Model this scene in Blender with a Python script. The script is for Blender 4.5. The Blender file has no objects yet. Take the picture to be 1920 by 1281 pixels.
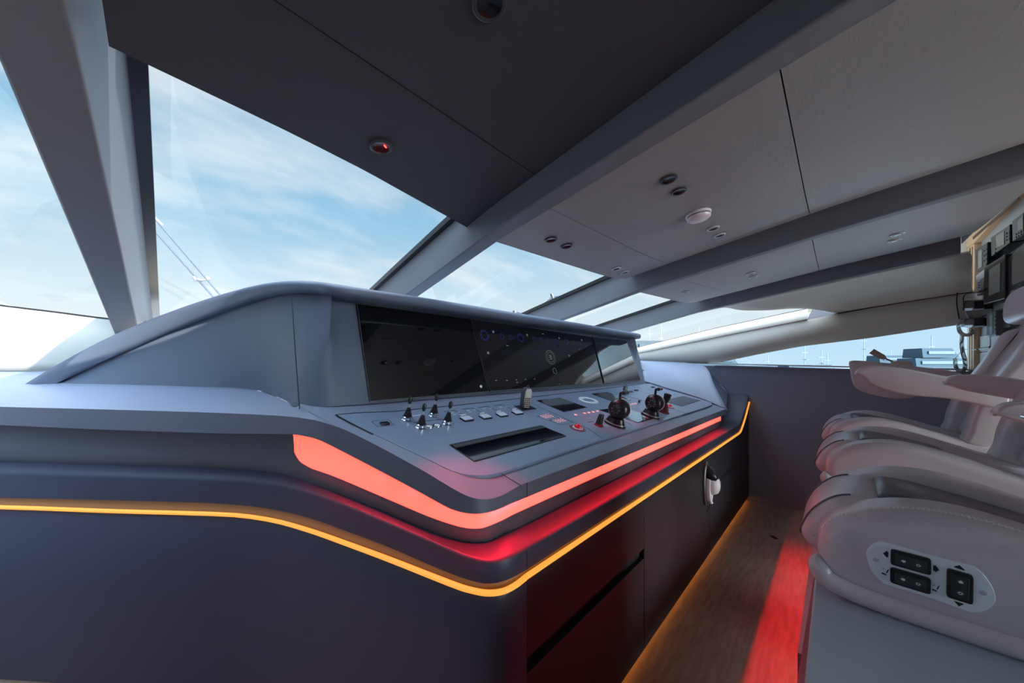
import bpy, math, random
import numpy as np
from mathutils import Vector, Matrix
random.seed(7)
C = bpy.context.scene.collection
S = bpy.context.scene

# ------------------------------------------------------------------ camera
F, CX, HY = 640.0, 960.0, 691.0           # focal length in px, centre column, horizon row (1920x1281 frame)
EYE = np.array([0.0, 0.0, 1.4])
_n = math.hypot(607, 640); AX, AY = 607 / _n, 640 / _n   # camera yaw in ship axes (X starboard, Y forward)
cam = bpy.data.cameras.new('camera'); camo = bpy.data.objects.new('camera', cam); C.objects.link(camo)
cam.sensor_width = 36; cam.lens = 36 * F / 1920; cam.shift_y = (HY - 640.5) / 1920
cam.clip_start = 0.02; cam.clip_end = 800
right = Vector((AX, -AY, 0)); fwd = Vector((AY, AX, 0)); up = Vector((0, 0, 1))
m = Matrix((right, up, -fwd)).transposed().to_4x4(); m.translation = Vector(EYE)
camo.matrix_world = m
S.camera = camo

# ------------------------------------------------------------------ exposure, sky, sun
S.view_settings.view_transform = 'Standard'; S.view_settings.look = 'None'
S.view_settings.gamma = 1; S.view_settings.use_curve_mapping = False
S.view_settings.exposure = 0.22
S.cycles.max_bounces = 10; S.cycles.diffuse_bounces = 6; S.cycles.transparent_max_bounces = 12
S.cycles.sample_clamp_indirect = 6
S.cycles.use_denoising = True

world = bpy.data.worlds.new('sky'); S.world = world; world.use_nodes = True
nt = world.node_tree; nt.nodes.clear()
def N(t, **k):
    n = nt.nodes.new(t)
    for a, b in k.items(): setattr(n, a, b)
    return n
L = nt.links.new
tc = N('ShaderNodeTexCoord'); sep = N('ShaderNodeSeparateXYZ'); L(tc.outputs['Generated'], sep.inputs[0])
gr = N('ShaderNodeValToRGB'); L(sep.outputs[2], gr.inputs[0])
e = gr.color_ramp.elements
e[0].position = 0.0; e[0].color = (0.60, 0.80, 0.95, 1)
e[1].position = 0.9; e[1].color = (0.38, 0.47, 0.62, 1)
x = e.new(0.6); x.color = (0.30, 0.45, 0.62, 1)
x = e.new(0.12); x.color = (0.62, 0.80, 0.90, 1)
x = e.new(0.38); x.color = (0.33, 0.59, 0.80, 1)
# clouds: flatten the direction onto a cloud layer
div = N('ShaderNodeVectorMath', operation='DIVIDE'); addz = N('ShaderNodeMath', operation='ADD'); addz.inputs[1].default_value = 0.22
L(sep.outputs[2], addz.inputs[0]); cmb = N('ShaderNodeCombineXYZ')
for i in range(3): L(addz.outputs[0], cmb.inputs[i])
L(tc.outputs['Generated'], div.inputs[0]); L(cmb.outputs[0], div.inputs[1])
mp = N('ShaderNodeMapping'); mp.inputs['Location'].default_value = (0.9, 0.35, 0); mp.inputs['Rotation'].default_value = (0, 0, 0.9)
mp.inputs['Scale'].default_value = (0.75, 1.5, 1); L(div.outputs[0], mp.inputs[0])
nz = N('ShaderNodeTexNoise'); nz.inputs['Scale'].default_value = 1.5; nz.inputs['Detail'].default_value = 7; nz.inputs['Roughness'].default_value = 0.52
nz.inputs['Distortion'].default_value = 0.25
L(mp.outputs[0], nz.inputs[0])
cr = N('ShaderNodeValToRGB'); L(nz.outputs[0], cr.inputs[0])
cr.color_ramp.elements[0].position = 0.44; cr.color_ramp.elements[0].color = (0, 0, 0, 1)
cr.color_ramp.elements[1].position = 0.66; cr.color_ramp.elements[1].color = (0.92, 0.92, 0.92, 1)
# more cloud towards the horizon
hz = N('ShaderNodeMapRange'); hz.inputs[1].default_value = 0.0; hz.inputs[2].default_value = 0.30; hz.inputs[3].default_value = 0.95; hz.inputs[4].default_value = 0.0
L(sep.outputs[2], hz.inputs[0])
mx0 = N('ShaderNodeMath', operation='MAXIMUM'); L(cr.outputs[0], mx0.inputs[0]); L(hz.outputs[0], mx0.inputs[1])
mix = N('ShaderNodeMix', data_type='RGBA'); L(mx0.outputs[0], mix.inputs[0]); L(gr.outputs[0], mix.inputs[6])
mix.inputs[7].default_value = (0.86, 0.92, 0.94, 1)
# brighter overhead cloud layer (as under high thin cloud) and a bright patch of sky around the sun
SUN_TO = Vector((0.16, -0.91, 0.37)).normalized()
zb = N('ShaderNodeMapRange', interpolation_type='SMOOTHSTEP'); zb.inputs[1].default_value = 0.55; zb.inputs[2].default_value = 0.9; zb.inputs[3].default_value = 0.90; zb.inputs[4].default_value = 5.0
L(sep.outputs[2], zb.inputs[0])
dt = N('ShaderNodeVectorMath', operation='DOT_PRODUCT'); dt.inputs[1].default_value = SUN_TO; L(tc.outputs['Generated'], dt.inputs[0])
sg = N('ShaderNodeMapRange', interpolation_type='SMOOTHSTEP'); sg.inputs[1].default_value = 0.55; sg.inputs[2].default_value = 1.0; sg.inputs[3].default_value = 0.0; sg.inputs[4].default_value = 14.0
L(dt.outputs['Value'], sg.inputs[0])
sm_ = N('ShaderNodeMath', operation='ADD'); L(zb.outputs[0], sm_.inputs[0]); L(sg.outputs[0], sm_.inputs[1])
bg = N('ShaderNodeBackground'); L(sm_.outputs[0], bg.inputs[1]); L(mix.outputs[2], bg.inputs[0])
wo = N('ShaderNodeOutputWorld'); L(bg.outputs[0], wo.inputs[0])

sun = bpy.data.lights.new('sun', 'SUN'); sun.energy = 10.0; sun.color = (1.0, 0.93, 0.80); sun.angle = 0.01
suno = bpy.data.objects.new('sun', sun); C.objects.link(suno); suno.location = (3, -6, 8)
suno.rotation_euler = SUN_TO.to_track_quat('Z', 'Y').to_euler()

# ------------------------------------------------------------------ unprojection on to real planes
def ray(px, py):
    u = (px - CX) / F
    return np.array([AX * u + AY, -AY * u + AX, (HY - py) / F])
def W(px, py, t): return EYE + t * ray(px, py)
def onX(px, py, X): r = ray(px, py); return EYE + r * X / r[0]
def onY(px, py, Y): r = ray(px, py); return EYE + r * Y / r[1]
def onZ(px, py, Z): r = ray(px, py); return EYE + r * (Z - 1.4) / r[2]
SL = 0.297; PZ = 0.834                     # desk plane z = PZ + SL*Y
def onP(px, py): r = ray(px, py); return EYE + r * ((1.4 - PZ) / (-r[2] + SL * r[1]))
def onPl(px, py, p0, n):
    r = ray(px, py); n = np.array(n); return EYE + r * (np.dot(np.array(p0) - EYE, n) / np.dot(r, n))
def ip(x, xs, ys): return float(np.interp(x, xs, ys))
def zc(Y): return ip(Y, [-3.5, -1.2, 0, 1.1, 2.0, 3.2, 3.8], [2.40, 2.24, 2.13, 2.0, 1.84, 1.62, 1.50])
def spl(pts, n=6):
    """Catmull-Rom through pts (any dimension)"""
    P = [np.array(p, float) for p in pts]
    P = [2 * P[0] - P[1]] + P + [2 * P[-1] - P[-2]]
    out = []
    for i in range(1, len(P) - 2):
        for k in range(n):
            t = k / n
            a, b, c, d = P[i - 1], P[i], P[i + 1], P[i + 2]
            out.append(0.5 * ((2 * b) + (c - a) * t + (2 * a - 5 * b + 4 * c - d) * t * t + (3 * b - a - 3 * c + d) * t ** 3))
    out.append(P[-2]); return out

# ------------------------------------------------------------------ materials
MATS = {}
def mat(name, col, rough=0.5, metal=0.0, spec=0.5, bump=None, var=None, emit=None, coat=0.0, sheen=0.0, aniso=None):
    """bump=(scale,strength,stretch) ; var=(scale,colour2,stretch)"""
    if name in MATS: return MATS[name]
    m = bpy.data.materials.new(name); m.use_nodes = True; t = m.node_tree; b = t.nodes['Principled BSDF']
    b.inputs['Base Color'].default_value = (*col, 1); b.inputs['Roughness'].default_value = rough
    b.inputs['Metallic'].default_value = metal; b.inputs['Specular IOR Level'].default_value = spec
    b.inputs['Coat Weight'].default_value = coat; b.inputs['Coat Roughness'].default_value = 0.05
    if sheen: b.inputs['Sheen Weight'].default_value = sheen
    tc = t.nodes.new('ShaderNodeTexCoord')
    def noise(sc, st, det=6):
        mp = t.nodes.new('ShaderNodeMapping'); mp.inputs['Scale'].default_value = st
        t.links.new(tc.outputs['Object'], mp.inputs[0])
        n = t.nodes.new('ShaderNodeTexNoise'); n.inputs['Scale'].default_value = sc; n.inputs['Detail'].default_value = det
        t.links.new(mp.outputs[0], n.inputs[0]); return n
    if var:
        n = noise(var[0], var[2] if len(var) > 2 else (1, 1, 1)); r = t.nodes.new('ShaderNodeValToRGB')
        r.color_ramp.elements[0].position = .35; r.color_ramp.elements[1].position = .65
        r.color_ramp.elements[0].color = (*col, 1); r.color_ramp.elements[1].color = (*var[1], 1)
        t.links.new(n.outputs[0], r.inputs[0]); t.links.new(r.outputs[0], b.inputs['Base Color'])
    if bump:
        n = noise(bump[0], bump[2] if len(bump) > 2 else (1, 1, 1)); bp = t.nodes.new('ShaderNodeBump')
        bp.inputs['Strength'].default_value = bump[1]; bp.inputs['Distance'].default_value = 0.002
        t.links.new(n.outputs[0], bp.inputs['Height']); t.links.new(bp.outputs[0], b.inputs['Normal'])
    if emit:
        b.inputs['Emission Color'].default_value = (*emit[0], 1); b.inputs['Emission Strength'].default_value = emit[1]
    MATS[name] = m; return m
def glass(name, tint, refl=0.04, rough=0.0):
    m = bpy.data.materials.new(name); m.use_nodes = True; t = m.node_tree; t.nodes.clear()
    tr = t.nodes.new('ShaderNodeBsdfTransparent'); tr.inputs[0].default_value = (*tint, 1)
    gl = t.nodes.new('ShaderNodeBsdfGlossy'); gl.inputs['Roughness'].default_value = rough
    fr = t.nodes.new('ShaderNodeFresnel'); fr.inputs[0].default_value = 1.2      # anti-reflection coated
    ml = t.nodes.new('ShaderNodeMath'); ml.operation = 'MULTIPLY'; ml.inputs[1].default_value = refl / 0.04
    ml.use_clamp = True
    mi = t.nodes.new('ShaderNodeMixShader'); o = t.nodes.new('ShaderNodeOutputMaterial')
    mnn = t.nodes.new('ShaderNodeMath'); mnn.operation = 'MINIMUM'; mnn.inputs[1].default_value = .05 if refl < .2 else .5
    t.links.new(fr.outputs[0], mnn.inputs[0]); t.links.new(mnn.outputs[0], ml.inputs[0]); t.links.new(ml.outputs[0], mi.inputs[0])
    t.links.new(tr.outputs[0], mi.inputs[1]); t.links.new(gl.outputs[0], mi.inputs[2]); t.links.new(mi.outputs[0], o.inputs[0])
    MATS[name] = m; return m

M_desk  = mat('desk satin lacquer', (0.235, 0.27, 0.36), .42, bump=(900, .06))
M_lip   = mat('desk edge lacquer', (0.115, 0.125, 0.165), .42, bump=(900, .06))
M_panel = mat('control panel lacquer', (0.225, 0.285, 0.405), .32, bump=(900, .05))
M_body  = mat('charcoal leather panel', (0.045, 0.047, 0.080), .42, bump=(700, .18))
M_front = mat('charcoal cabinet front', (0.021, 0.019, 0.023), .5, bump=(1200, .12, (.2, 1, 1)))
M_wall  = mat('side wall charcoal', (0.26, 0.28, 0.36), .6, bump=(700, .1))
M_dark  = mat('black recess', (0.006, 0.006, 0.008), .6)
M_seam  = mat('black seam', (0.01, 0.01, 0.012), .7)
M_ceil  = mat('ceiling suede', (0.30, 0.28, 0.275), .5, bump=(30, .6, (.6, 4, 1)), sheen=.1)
M_ceilf = mat('ceiling suede shaded', (0.040, 0.038, 0.052), .75, bump=(500, .1), sheen=.1)  # same suede; the first bay's shade is put into this darker colour
M_beam  = mat('beam leather', (0.19, 0.195, 0.215), .5, bump=(600, .08))
M_cream = mat('cream leather lining', (0.82, 0.76, 0.65), .6, bump=(300, .12))
M_hood  = mat('hood leather', (0.095, 0.118, 0.17), .45, bump=(800, .12))
M_seat  = mat('warm grey leather', (0.61, 0.55, 0.58), .30, bump=(500, .12))
M_seatd = mat('grey leather insert', (0.13, 0.125, 0.14), .24, bump=(500, .12))
M_stitch = mat('pale thread', (0.9, 0.88, 0.86), .7)
M_steel = mat('brushed steel plate', (0.84, 0.90, 0.94), .33, metal=.2, bump=(400, .04, (1, .05, 1)))
M_chrome = mat('chrome', (0.85, 0.85, 0.88), .08, metal=1)
M_black = mat('black plastic', (0.012, 0.012, 0.015), .3)
M_blackr = mat('black rubber', (0.012, 0.012, 0.013), .6)
M_grey  = mat('grey plastic', (0.11, 0.12, 0.14), .4)
M_white = mat('white plastic', (0.75, 0.72, 0.73), .35)
M_mark  = mat('white print', (0.8, 0.82, 0.85), .5)
M_blk   = mat('black print', (0.01, 0.01, 0.012), .5)
M_screen = mat('screen glass', (0.003, 0.004, 0.006), .03, spec=.75)
M_screen2 = mat('screen glass lit panel', (0.012, 0.012, 0.016), .05, spec=.8)
M_slab  = mat('blue grey glass top', (0.38, 0.46, 0.52), .28, coat=.2)
M_plinth = mat('plinth side', (0.16, 0.14, 0.17), .5)
M_wood  = mat('oak frame', (0.66, 0.44, 0.27), .5, var=(6, (0.55, 0.35, 0.20), (1, 1, 12)), bump=(60, .1, (1, 1, .08)))
M_floor = mat('oak floor', (0.34, 0.235, 0.18), .55, var=(5, (0.25, 0.17, 0.13), (1.2, 9, 1)), spec=.25, bump=(45, .25, (.6, 9, 1)))
M_coral = mat('coral light diffuser', (0.8, 0.3, 0.3), .5, emit=((1.0, 0.040, 0.020), 3.8))
M_amber = mat('amber light bead', (0.6, 0.3, 0.05), .4, emit=((1.0, 0.42, 0.065), .78))
M_redlamp = mat('red lamp glow', (0.8, 0.05, 0.05), .5, emit=((1, .04, .03), 6))
M_redkey = mat('red backlit key', (0.8, 0.3, 0.3), .5, emit=((1, .35, .32), .7))
M_redball = mat('red trackball', (0.75, 0.02, 0.06), .25, emit=((1, .02, .05), .12))
M_blue  = mat('blue gauge graphics', (0.02, 0.02, 0.1), .4, emit=((0.05, 0.06, 0.9), .10))
M_grf   = mat('grey screen graphics', (0.1, 0.1, 0.1), .4, emit=((0.7, 0.75, 0.8), .22))
M_glass = glass('window glass', (0.97, 0.985, 0.99), .03)
M_glassb = glass('tinted side glass', (0.80, 0.92, 1.0), .08)
M_clear = glass('clear plastic', (0.97, 0.98, 1.0), .06, .08)

# ------------------------------------------------------------------ mesh helpers: a geometry is (verts, faces)
def G(v=(), f=()): return ([tuple(float(c) for c in p) for p in v], [tuple(q) for q in f])
def join(*gs):
    v, f = [], []
    for g in gs:
        o = len(v); v += g[0]; f += [tuple(i + o for i in q) for q in g[1]]
    return v, f
def xf(g, mtx): return ([tuple(mtx @ Vector(p)) for p in g[0]], g[1])
def mv(g, x, y, z): return ([(p[0] + x, p[1] + y, p[2] + z) for p in g[0]], g[1])
def box(x0, x1, y0, y1, z0, z1):
    v = [(x, y, z) for z in (z0, z1) for y in (y0, y1) for x in (x0, x1)]
    return G(v, [(0, 2, 3, 1), (4, 5, 7, 6), (0, 1, 5, 4), (2, 6, 7, 3), (0, 4, 6, 2), (1, 3, 7, 5)])
def loft(rows, closed=False, caps=False):
    n = len(rows[0]); v = [p for r in rows for p in r]; f = []
    for i in range(len(rows) - 1):
        for j in range(n if closed else n - 1):
            k = (j + 1) % n
            f.append((i * n + j, i * n + k, (i + 1) * n + k, (i + 1) * n + j))
    if caps: f.append(tuple(range(n))[::-1]); f.append(tuple((len(rows) - 1) * n + j for j in range(n)))
    return G(v, f)
def prism(poly, z0, z1):
    return loft([[(p[0], p[1], z0) for p in poly], [(p[0], p[1], z1) for p in poly]], True, True)
def slab(poly, off):
    """3-D polygon given thickness along vector off"""
    off = np.array(off); return loft([[np.array(p) for p in poly], [np.array(p) + off for p in poly]], True, True)
def lathe(prof, n=24, axis='z'):
    rows = []
    for r, z in prof:
        rows.append([((r * math.cos(a), r * math.sin(a), z) if axis == 'z' else (z, r * math.cos(a), r * math.sin(a)))
                     for a in [2 * math.pi * k / n for k in range(n)]])
    return loft(rows, True, True)
def tube(path, r, n=10, caps=True):
    P = [np.array(p, float) for p in path]; rows = []
    up0 = np.array([0, 0, 1.0])
    for i, p in enumerate(P):
        d = P[min(i + 1, len(P) - 1)] - P[max(i - 1, 0)]; d = d / (np.linalg.norm(d) + 1e-9)
        if i == 0:
            a = np.cross(d, up0)
            if np.linalg.norm(a) < .1: a = np.cross(d, [1, 0, 0])
        else: a = a - d * np.dot(a, d)
        a = a / np.linalg.norm(a); b = np.cross(d, a)
        rr = r[i] if isinstance(r, (list, tuple)) else r
        rows.append([p + rr * (math.cos(t) * a + math.sin(t) * b) for t in [2 * math.pi * k / n for k in range(n)]])
    return loft(rows, True, caps)
def rrect(w, h, r, n=5):
    out = []
    for cx, cy, a0 in ((w / 2 - r, h / 2 - r, 0), (-w / 2 + r, h / 2 - r, 90), (-w / 2 + r, -h / 2 + r, 180), (w / 2 - r, -h / 2 + r, 270)):
        for k in range(n + 1):
            a = math.radians(a0 + 90 * k / n); out.append((cx + r * math.cos(a), cy + r * math.sin(a)))
    return out
def pillow(prof, x0, x1, r, n=6, inset_scale=1.0, flip=False):
    """closed (Y,z) outline swept along X with ends rounded by radius r"""
    P = np.array(prof, float); k = len(P)
    area = sum(P[i][0] * P[(i + 1) % k][1] - P[(i + 1) % k][0] * P[i][1] for i in range(k))
    nrm = []
    for i in range(k):
        d = P[(i + 1) % k] - P[i - 1]; d /= np.linalg.norm(d) + 1e-9
        nn = np.array([-d[1], d[0]]) if area > 0 else np.array([d[1], -d[0]]); nrm.append(nn)
    nrm = np.array(nrm); rows = []
    def row(x, ins): return [(x, *(P[i] + nrm[i] * ins * inset_scale)) for i in range(k)]
    for j in range(n + 1):
        a = math.pi / 2 * j / n; rows.append(row(x0 + r * (1 - math.sin(a)) if False else x0 + r * (1 - math.cos(a)), r * (1 - math.sin(a))))
    for j in range(n + 1):
        a = math.pi / 2 * (1 - j / n); rows.append(row(x1 - r * (1 - math.cos(a)), r * (1 - math.sin(a))))
    return loft(rows, True, True)
def obj(name, g, m, parent=None, smooth=True, bevel=0, ang=35, solid=0, sub=0):
    me = bpy.data.meshes.new(name); me.from_pydata(g[0], [], g[1]); me.update()
    import bmesh
    bm = bmesh.new(); bm.from_mesh(me); bmesh.ops.recalc_face_normals(bm, faces=bm.faces); bm.to_mesh(me); bm.free()
    o = bpy.data.objects.new(name, me); C.objects.link(o); me.materials.append(m)
    if parent is not None: o.parent = parent
    if smooth:
        for p in me.polygons: p.use_smooth = True
        me.set_sharp_from_angle(angle=math.radians(ang))
    if solid:
        md = o.modifiers.new('solid', 'SOLIDIFY'); md.thickness = abs(solid); md.offset = 1 if solid > 0 else -1
    if bevel:
        md = o.modifiers.new('bevel', 'BEVEL'); md.width = bevel; md.segments = 3; md.limit_method = 'ANGLE'; md.angle_limit = math.radians(40)
        md.harden_normals = False
    if sub:
        md = o.modifiers.new('sub', 'SUBSURF'); md.levels = sub; md.render_levels = sub
    return o
def thing(name, label, cat, loc=(0, 0, 0), rot=(0, 0, 0), group=None):
    o = bpy.data.objects.new(name, None); C.objects.link(o); o.location = loc; o.rotation_euler = rot
    o.empty_display_size = .05
    o['label'] = label; o['category'] = cat
    if group: o['group'] = group
    return o
def tag(o, label, cat, group=None):
    o['label'] = label; o['category'] = cat
    if group: o['group'] = group
    return o
def struct(name, g, m, parent=None, **k):
    o = obj(name, g, m, parent, **k)
    if parent is None: o['kind'] = 'structure'
    return o
def dup(root, loc, label, group=None):
    r = root.copy(); C.objects.link(r); r.location = loc; r['label'] = label
    if group: r['group'] = group
    for ch in list(root.children):
        c = ch.copy(); C.objects.link(c); c.parent = r
        for g in ch.children:
            d = g.copy(); C.objects.link(d); d.parent = c
    return r
def arealight(name, loc, target, sx, sy, col, power, spread=180, parent=None):
    l = bpy.data.lights.new(name, 'AREA'); l.shape = 'RECTANGLE'; l.size = sx; l.size_y = sy; l.energy = power; l.color = col; l.spread = math.radians(spread)
    o = bpy.data.objects.new(name, l); C.objects.link(o); o.location = loc
    d = (Vector(target) - Vector(loc)).normalized(); o.rotation_euler = (-d).to_track_quat('Z', 'X').to_euler()
    return o

# ================================================================== THE SETTING
struct('floor', box(-1.4, 4.6, -3.6, 4.0, -.05, 0), M_floor, smooth=False)
# roof beams: (port face X, underside width) as functions of Y
BEAM = [(lambda Y: -.205 + .02 * (Y - 1), lambda Y: .105),
        (lambda Y: .955 + .064 * Y, lambda Y: .082),
        (lambda Y: 2.47 + .10 * Y, lambda Y: .06),
        (lambda Y: 3.88 + .135 * Y, lambda Y: .055)]
def yfront(X): return ip(X, [-1.5, -.4, .5, 1.9, 3.3, 4.5], [2.6, 3.15, 3.45, 3.6, 3.25, 2.5])
ystations = list(np.linspace(-.62, 3.2, 30))
for bi, (xp, bw) in enumerate(BEAM):
    rows = []
    ys = [y for y in np.linspace(-.62, yfront(xp(2.5)) + (.35 if bi == 0 else 0), 34)]
    for Y in ys:
        x, w, z = xp(Y), bw(Y), zc(Y)
        if bi == 0:
            rows.append([(x, Y, z), (x + w, Y, z), (x + w + .055, Y, z + .20), (x, Y, z + .20)])
        else:
            rows.append([(x, Y, z), (x + w, Y, z), (x + w, Y, z + .20), (x, Y, z + .20)])
    struct('trim_%d' % (bi + 1), loft(rows, True, True), M_beam, bevel=.006)
# black rubber gaskets where the glass meets each beam's port side
for bi in (0, 1, 2, 3):
    xp, bw = BEAM[bi]; rows = []
    for Y in np.linspace(1.0, yfront(xp(2.5)) + .35, 24):
        x = xp(Y); x = x + bw(Y) + .06 if bi == 0 else x
        s = 1 if bi == 0 else -1
        z = zc(Y) + .19
        rows.append([(x - s * .03, Y, z), (x + s * .028, Y, z), (x + s * .028, Y, z + .03), (x - s * .03, Y, z + .03)])
    struct('trim_%d' % (bi + 5), loft(rows, True, True), M_black)

# ceiling panels, bay by bay: flush with one beam, rising to the next
def edgeY(bay, s):
    pts = {0: ([0, .26, .5, 1], [1.035, 1.085, 1.14, 1.285]), 1: ([0, .5, 1], [1.15, 1.15, 1.155]), 2: ([0, .5, 1], [1.115, 1.09, 1.06])}[bay]
    return ip(s, *pts)
def bay_edge(bay, Y, side):
    xp, bw = BEAM[bay if side == 0 else bay + 1]
    if side == 0: return xp(Y) + bw(Y) + (.045 if bay == 0 else 0) - .004
    return xp(Y) + .004
def coff(bay, s): return .025 + .085 * s if bay == 0 else .060 * s + .070 * s ** 8
def ceil_pt(bay, s, Y):
    x = bay_edge(bay, Y, 0) * (1 - s) + bay_edge(bay, Y, 1) * s
    return (x, Y, zc(Y) + coff(bay, s))
SEAMS = {0: [lambda s: .735 + .10 * s], 1: [lambda s: .82, lambda s: .097], 2: [lambda s: .80 - .12 * s, lambda s: .095]}
gap = .0035
for bay in (0, 1, 2):
    cuts = [lambda s, b=bay: edgeY(b, s)] + SEAMS[bay] + [lambda s: -.62]
    for ci in range(len(cuts) - 1):
        top, bot = [], []
        rows = []
        for k in range(9):
            row = []
            for j in range(17):
                s = (j / 16) ** .75
                y0 = cuts[ci](s) - (gap / 2 if ci else 0); y1 = cuts[ci + 1](s) + (gap / 2 if ci < len(cuts) - 2 else 0)
                row.append(ceil_pt(bay, s, y0 + (y1 - y0) * k / 8))
            rows.append(row)
        g = loft(rows)
        g2 = loft([[(p[0], p[1], p[2] + .022) for p in r] for r in rows])
        def rim(r): return [r[0], r[-1]]
        e1 = loft([rows[0], [(p[0], p[1], p[2] + .022) for p in rows[0]]]); e2 = loft([rows[-1], [(p[0], p[1], p[2] + .022) for p in rows[-1]]])
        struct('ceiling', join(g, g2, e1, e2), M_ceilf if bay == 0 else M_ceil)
# closing deckhead above the panels so seams stay dark
rows = [[(X, Y, zc(Y) + (.145 if X < 4.3 else .0)) for X in (-1.3, .9, 2.5, 3.9)] for Y in np.linspace(-.62, .95, 8)]
struct('ceiling', loft(rows), M_dark, solid=.02)
# port bay ceiling and starboard bay (cream) curving down on to the side
rows = [[(-1.3, Y, zc(Y) - .12), (-.8, Y, zc(Y) - .02), (BEAM[0][0](Y) + .01, Y, zc(Y) + .03)] for Y in np.linspace(-.62, .95, 8)]
struct('ceiling', loft(rows), M_ceil, solid=.02)
x3 = lambda Y: BEAM[3][0](Y) + BEAM[3][1](Y) - .004
frontD = [(x3(.99), .99, zc(.99)), (4.08, .83, 2.028), tuple(onX(1390, 582, 4.16)), tuple(onX(1440, 582, 4.22)), tuple(onX(1485, 579, 4.28)), tuple(onX(1525, 580, 4.34)), tuple(onX(1571, 588, 4.40))]
backD = [(x3(-.66), -.66, zc(-.66)), (3.90, -.682, 2.175), (4.0, -.70, 2.155), (4.12, -.72, 2.12), (4.23, -.74, 2.08), (4.33, -.757, 2.03), tuple(onX(1826, 548, 4.40))]
fD, bD = spl(frontD, 4), spl(backD, 4)
struct('ceiling', loft([[a * (1 - k / 10) + b * k / 10 for a, b in zip(fD, bD)] for k in range(11)]), M_cream, solid=.015)
# raised deckhead aft of the helm
struct('ceiling', box(-1.4, 4.6, -3.6, -.66, 2.60, 2.65), M_ceil, smooth=False)
struct('trim_9', join(box(-1.4, 3.79, -.625, -.62, 2.25, 2.64)), M_ceil, smooth=False)

# starboard side: lower wall, sill, window, lining
wt = [tuple(onX(1318, 686, 4.40)), tuple(onX(1590, 693, 4.40)), (4.40, -1.0, 1.372)]
poly = [(4.40, 3.3, 0), (4.40, 3.3, 1.50)] + [(4.40, p[1], p[2]) for p in wt] + [(4.40, -3.6, 1.372), (4.40, -3.6, 0)]
struct('wall_starboard', slab(poly, (.12, 0, 0)), M_wall, smooth=False)
struct('trim_10', slab([(4.385, 1.0, 1.42), (4.385, -1.0, 1.346), (4.385, -1.0, 1.362), (4.385, 1.0, 1.436)], (.02, 0, 0)), M_wall, smooth=False, bevel=.003)
struct('trim_11', slab([(4.375, 1.06, 1.452), (4.375, -1.0, 1.374), (4.375, -1.0, 1.388), (4.375, 1.06, 1.462)], (.12, 0, 0)), mat('pale sill', (.55, .53, .5), .5), smooth=False, bevel=.003)
# lining band between side window and roof
W1 = [onX(p[0], p[1], 4.40) for p in [(1300, 690), (1335, 683), (1420, 665), (1500, 650), (1632, 634), (1792, 610)]]
W1 = [(4.40, 2.9, 1.56), (4.40, 1.9, 1.497)] + [tuple(p) for p in W1[1:]] + [(4.40, -1.0, 1.775)]
TOPB = [tuple(p) for p in [onX(1206, 661, 4.40), onX(1339, 634, 4.40), onX(1420, 618, 4.40), onX(1513, 600, 4.40), onX(1571, 588, 4.40), onX(1731, 561, 4.40), onX(1826, 548, 4.40)]]
TOPB = [(4.40, 2.9, 1.50 + .0)] + TOPB + [(4.40, -1.0, 2.0)]
def atY(pl, Y):
    pl = sorted(pl, key=lambda p: p[1]); return ip(Y, [p[1] for p in pl], [p[2] for p in pl])
ysb = list(np.linspace(2.7, -1.0, 40))
rows = [[(4.40, Y, atY(W1, Y)), (4.385, Y, atY(W1, Y) * .6 + atY(TOPB, Y) * .4), (4.40, Y, max(atY(TOPB, Y), atY(W1, Y) + .02))] for Y in ysb]
struct('wall_starboard', loft(rows), mat('taupe lining', (.66, .62, .54), .6, bump=(60, .3, (1, .6, 3))), solid=.05)
OUT = [tuple(p) for p in [onX(1201, 652, 4.52), onX(1339, 618, 4.52), onX(1522, 579, 4.52)]]
rows = [[(4.398, Y, atY(TOPB, Y)), (4.52, Y, atY(OUT + [(4.52, 2.9, 1.42)], Y))] for Y in np.linspace(2.7, .2, 26)]
struct('trim_12', loft(rows), M_cream, solid=.01)
rows = [[(4.518, Y, atY(OUT + [(4.52, 2.9, 1.42)], Y)), (4.518, Y, atY(OUT + [(4.52, 2.9, 1.42)], Y) + .014), (4.535, Y, atY(OUT + [(4.52, 2.9, 1.42)], Y) + .014)] for Y in np.linspace(2.7, .2, 26)]
struct('trim_13', loft(rows), M_black)
ch = [onX(1513, 600, 4.40), onX(1524, 578, 4.52), onX(1548, 577, 4.52), onX(1569, 580, 4.44), onX(1571, 588, 4.40)]
struct('trim_14', slab(ch, (.004, 0, -.004)), M_beam, smooth=False)
struct('wall_starboard', slab([(4.53, .22, 1.96), (4.53, -1.2, 1.98), (4.53, -1.2, 2.75), (4.53, .22, 2.6)], (.02, 0, 0)), M_cream, smooth=False)
# seams in the cream lining
sp = spl([(1819, 470, 4.32), (1802, 515, 4.38), (1794, 560, 4.39), (1797, 590, 4.385), (1801, 606, 4.385)], 5)
struct('trim_15', tube([onX(p[0], p[1], p[2] - .012) for p in sp], .0035, 6), M_seam)
sp = spl([(1571, 588), (1650, 574), (1731, 561), (1790, 552), (1823, 548)], 4)
struct('trim_16', tube([onX(p[0], p[1], 4.393) for p in sp], .0045, 6), M_seam)

M_deck = mat('white deck paint', (.80, .78, .74), .6)
struct('floor', join(box(4.56, 8.5, -7, 3.8, .95, 1.0), box(-2.5, 8.5, 3.8, 9, .95, 1.0), box(-2.2, -1.46, -5, 3.8, .95, 1.0), box(-1.4, 4.56, -12, -3.75, -.05, 0)), M_deck, smooth=False)  # unseen decks, added to bounce sunlight up through the windows
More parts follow.
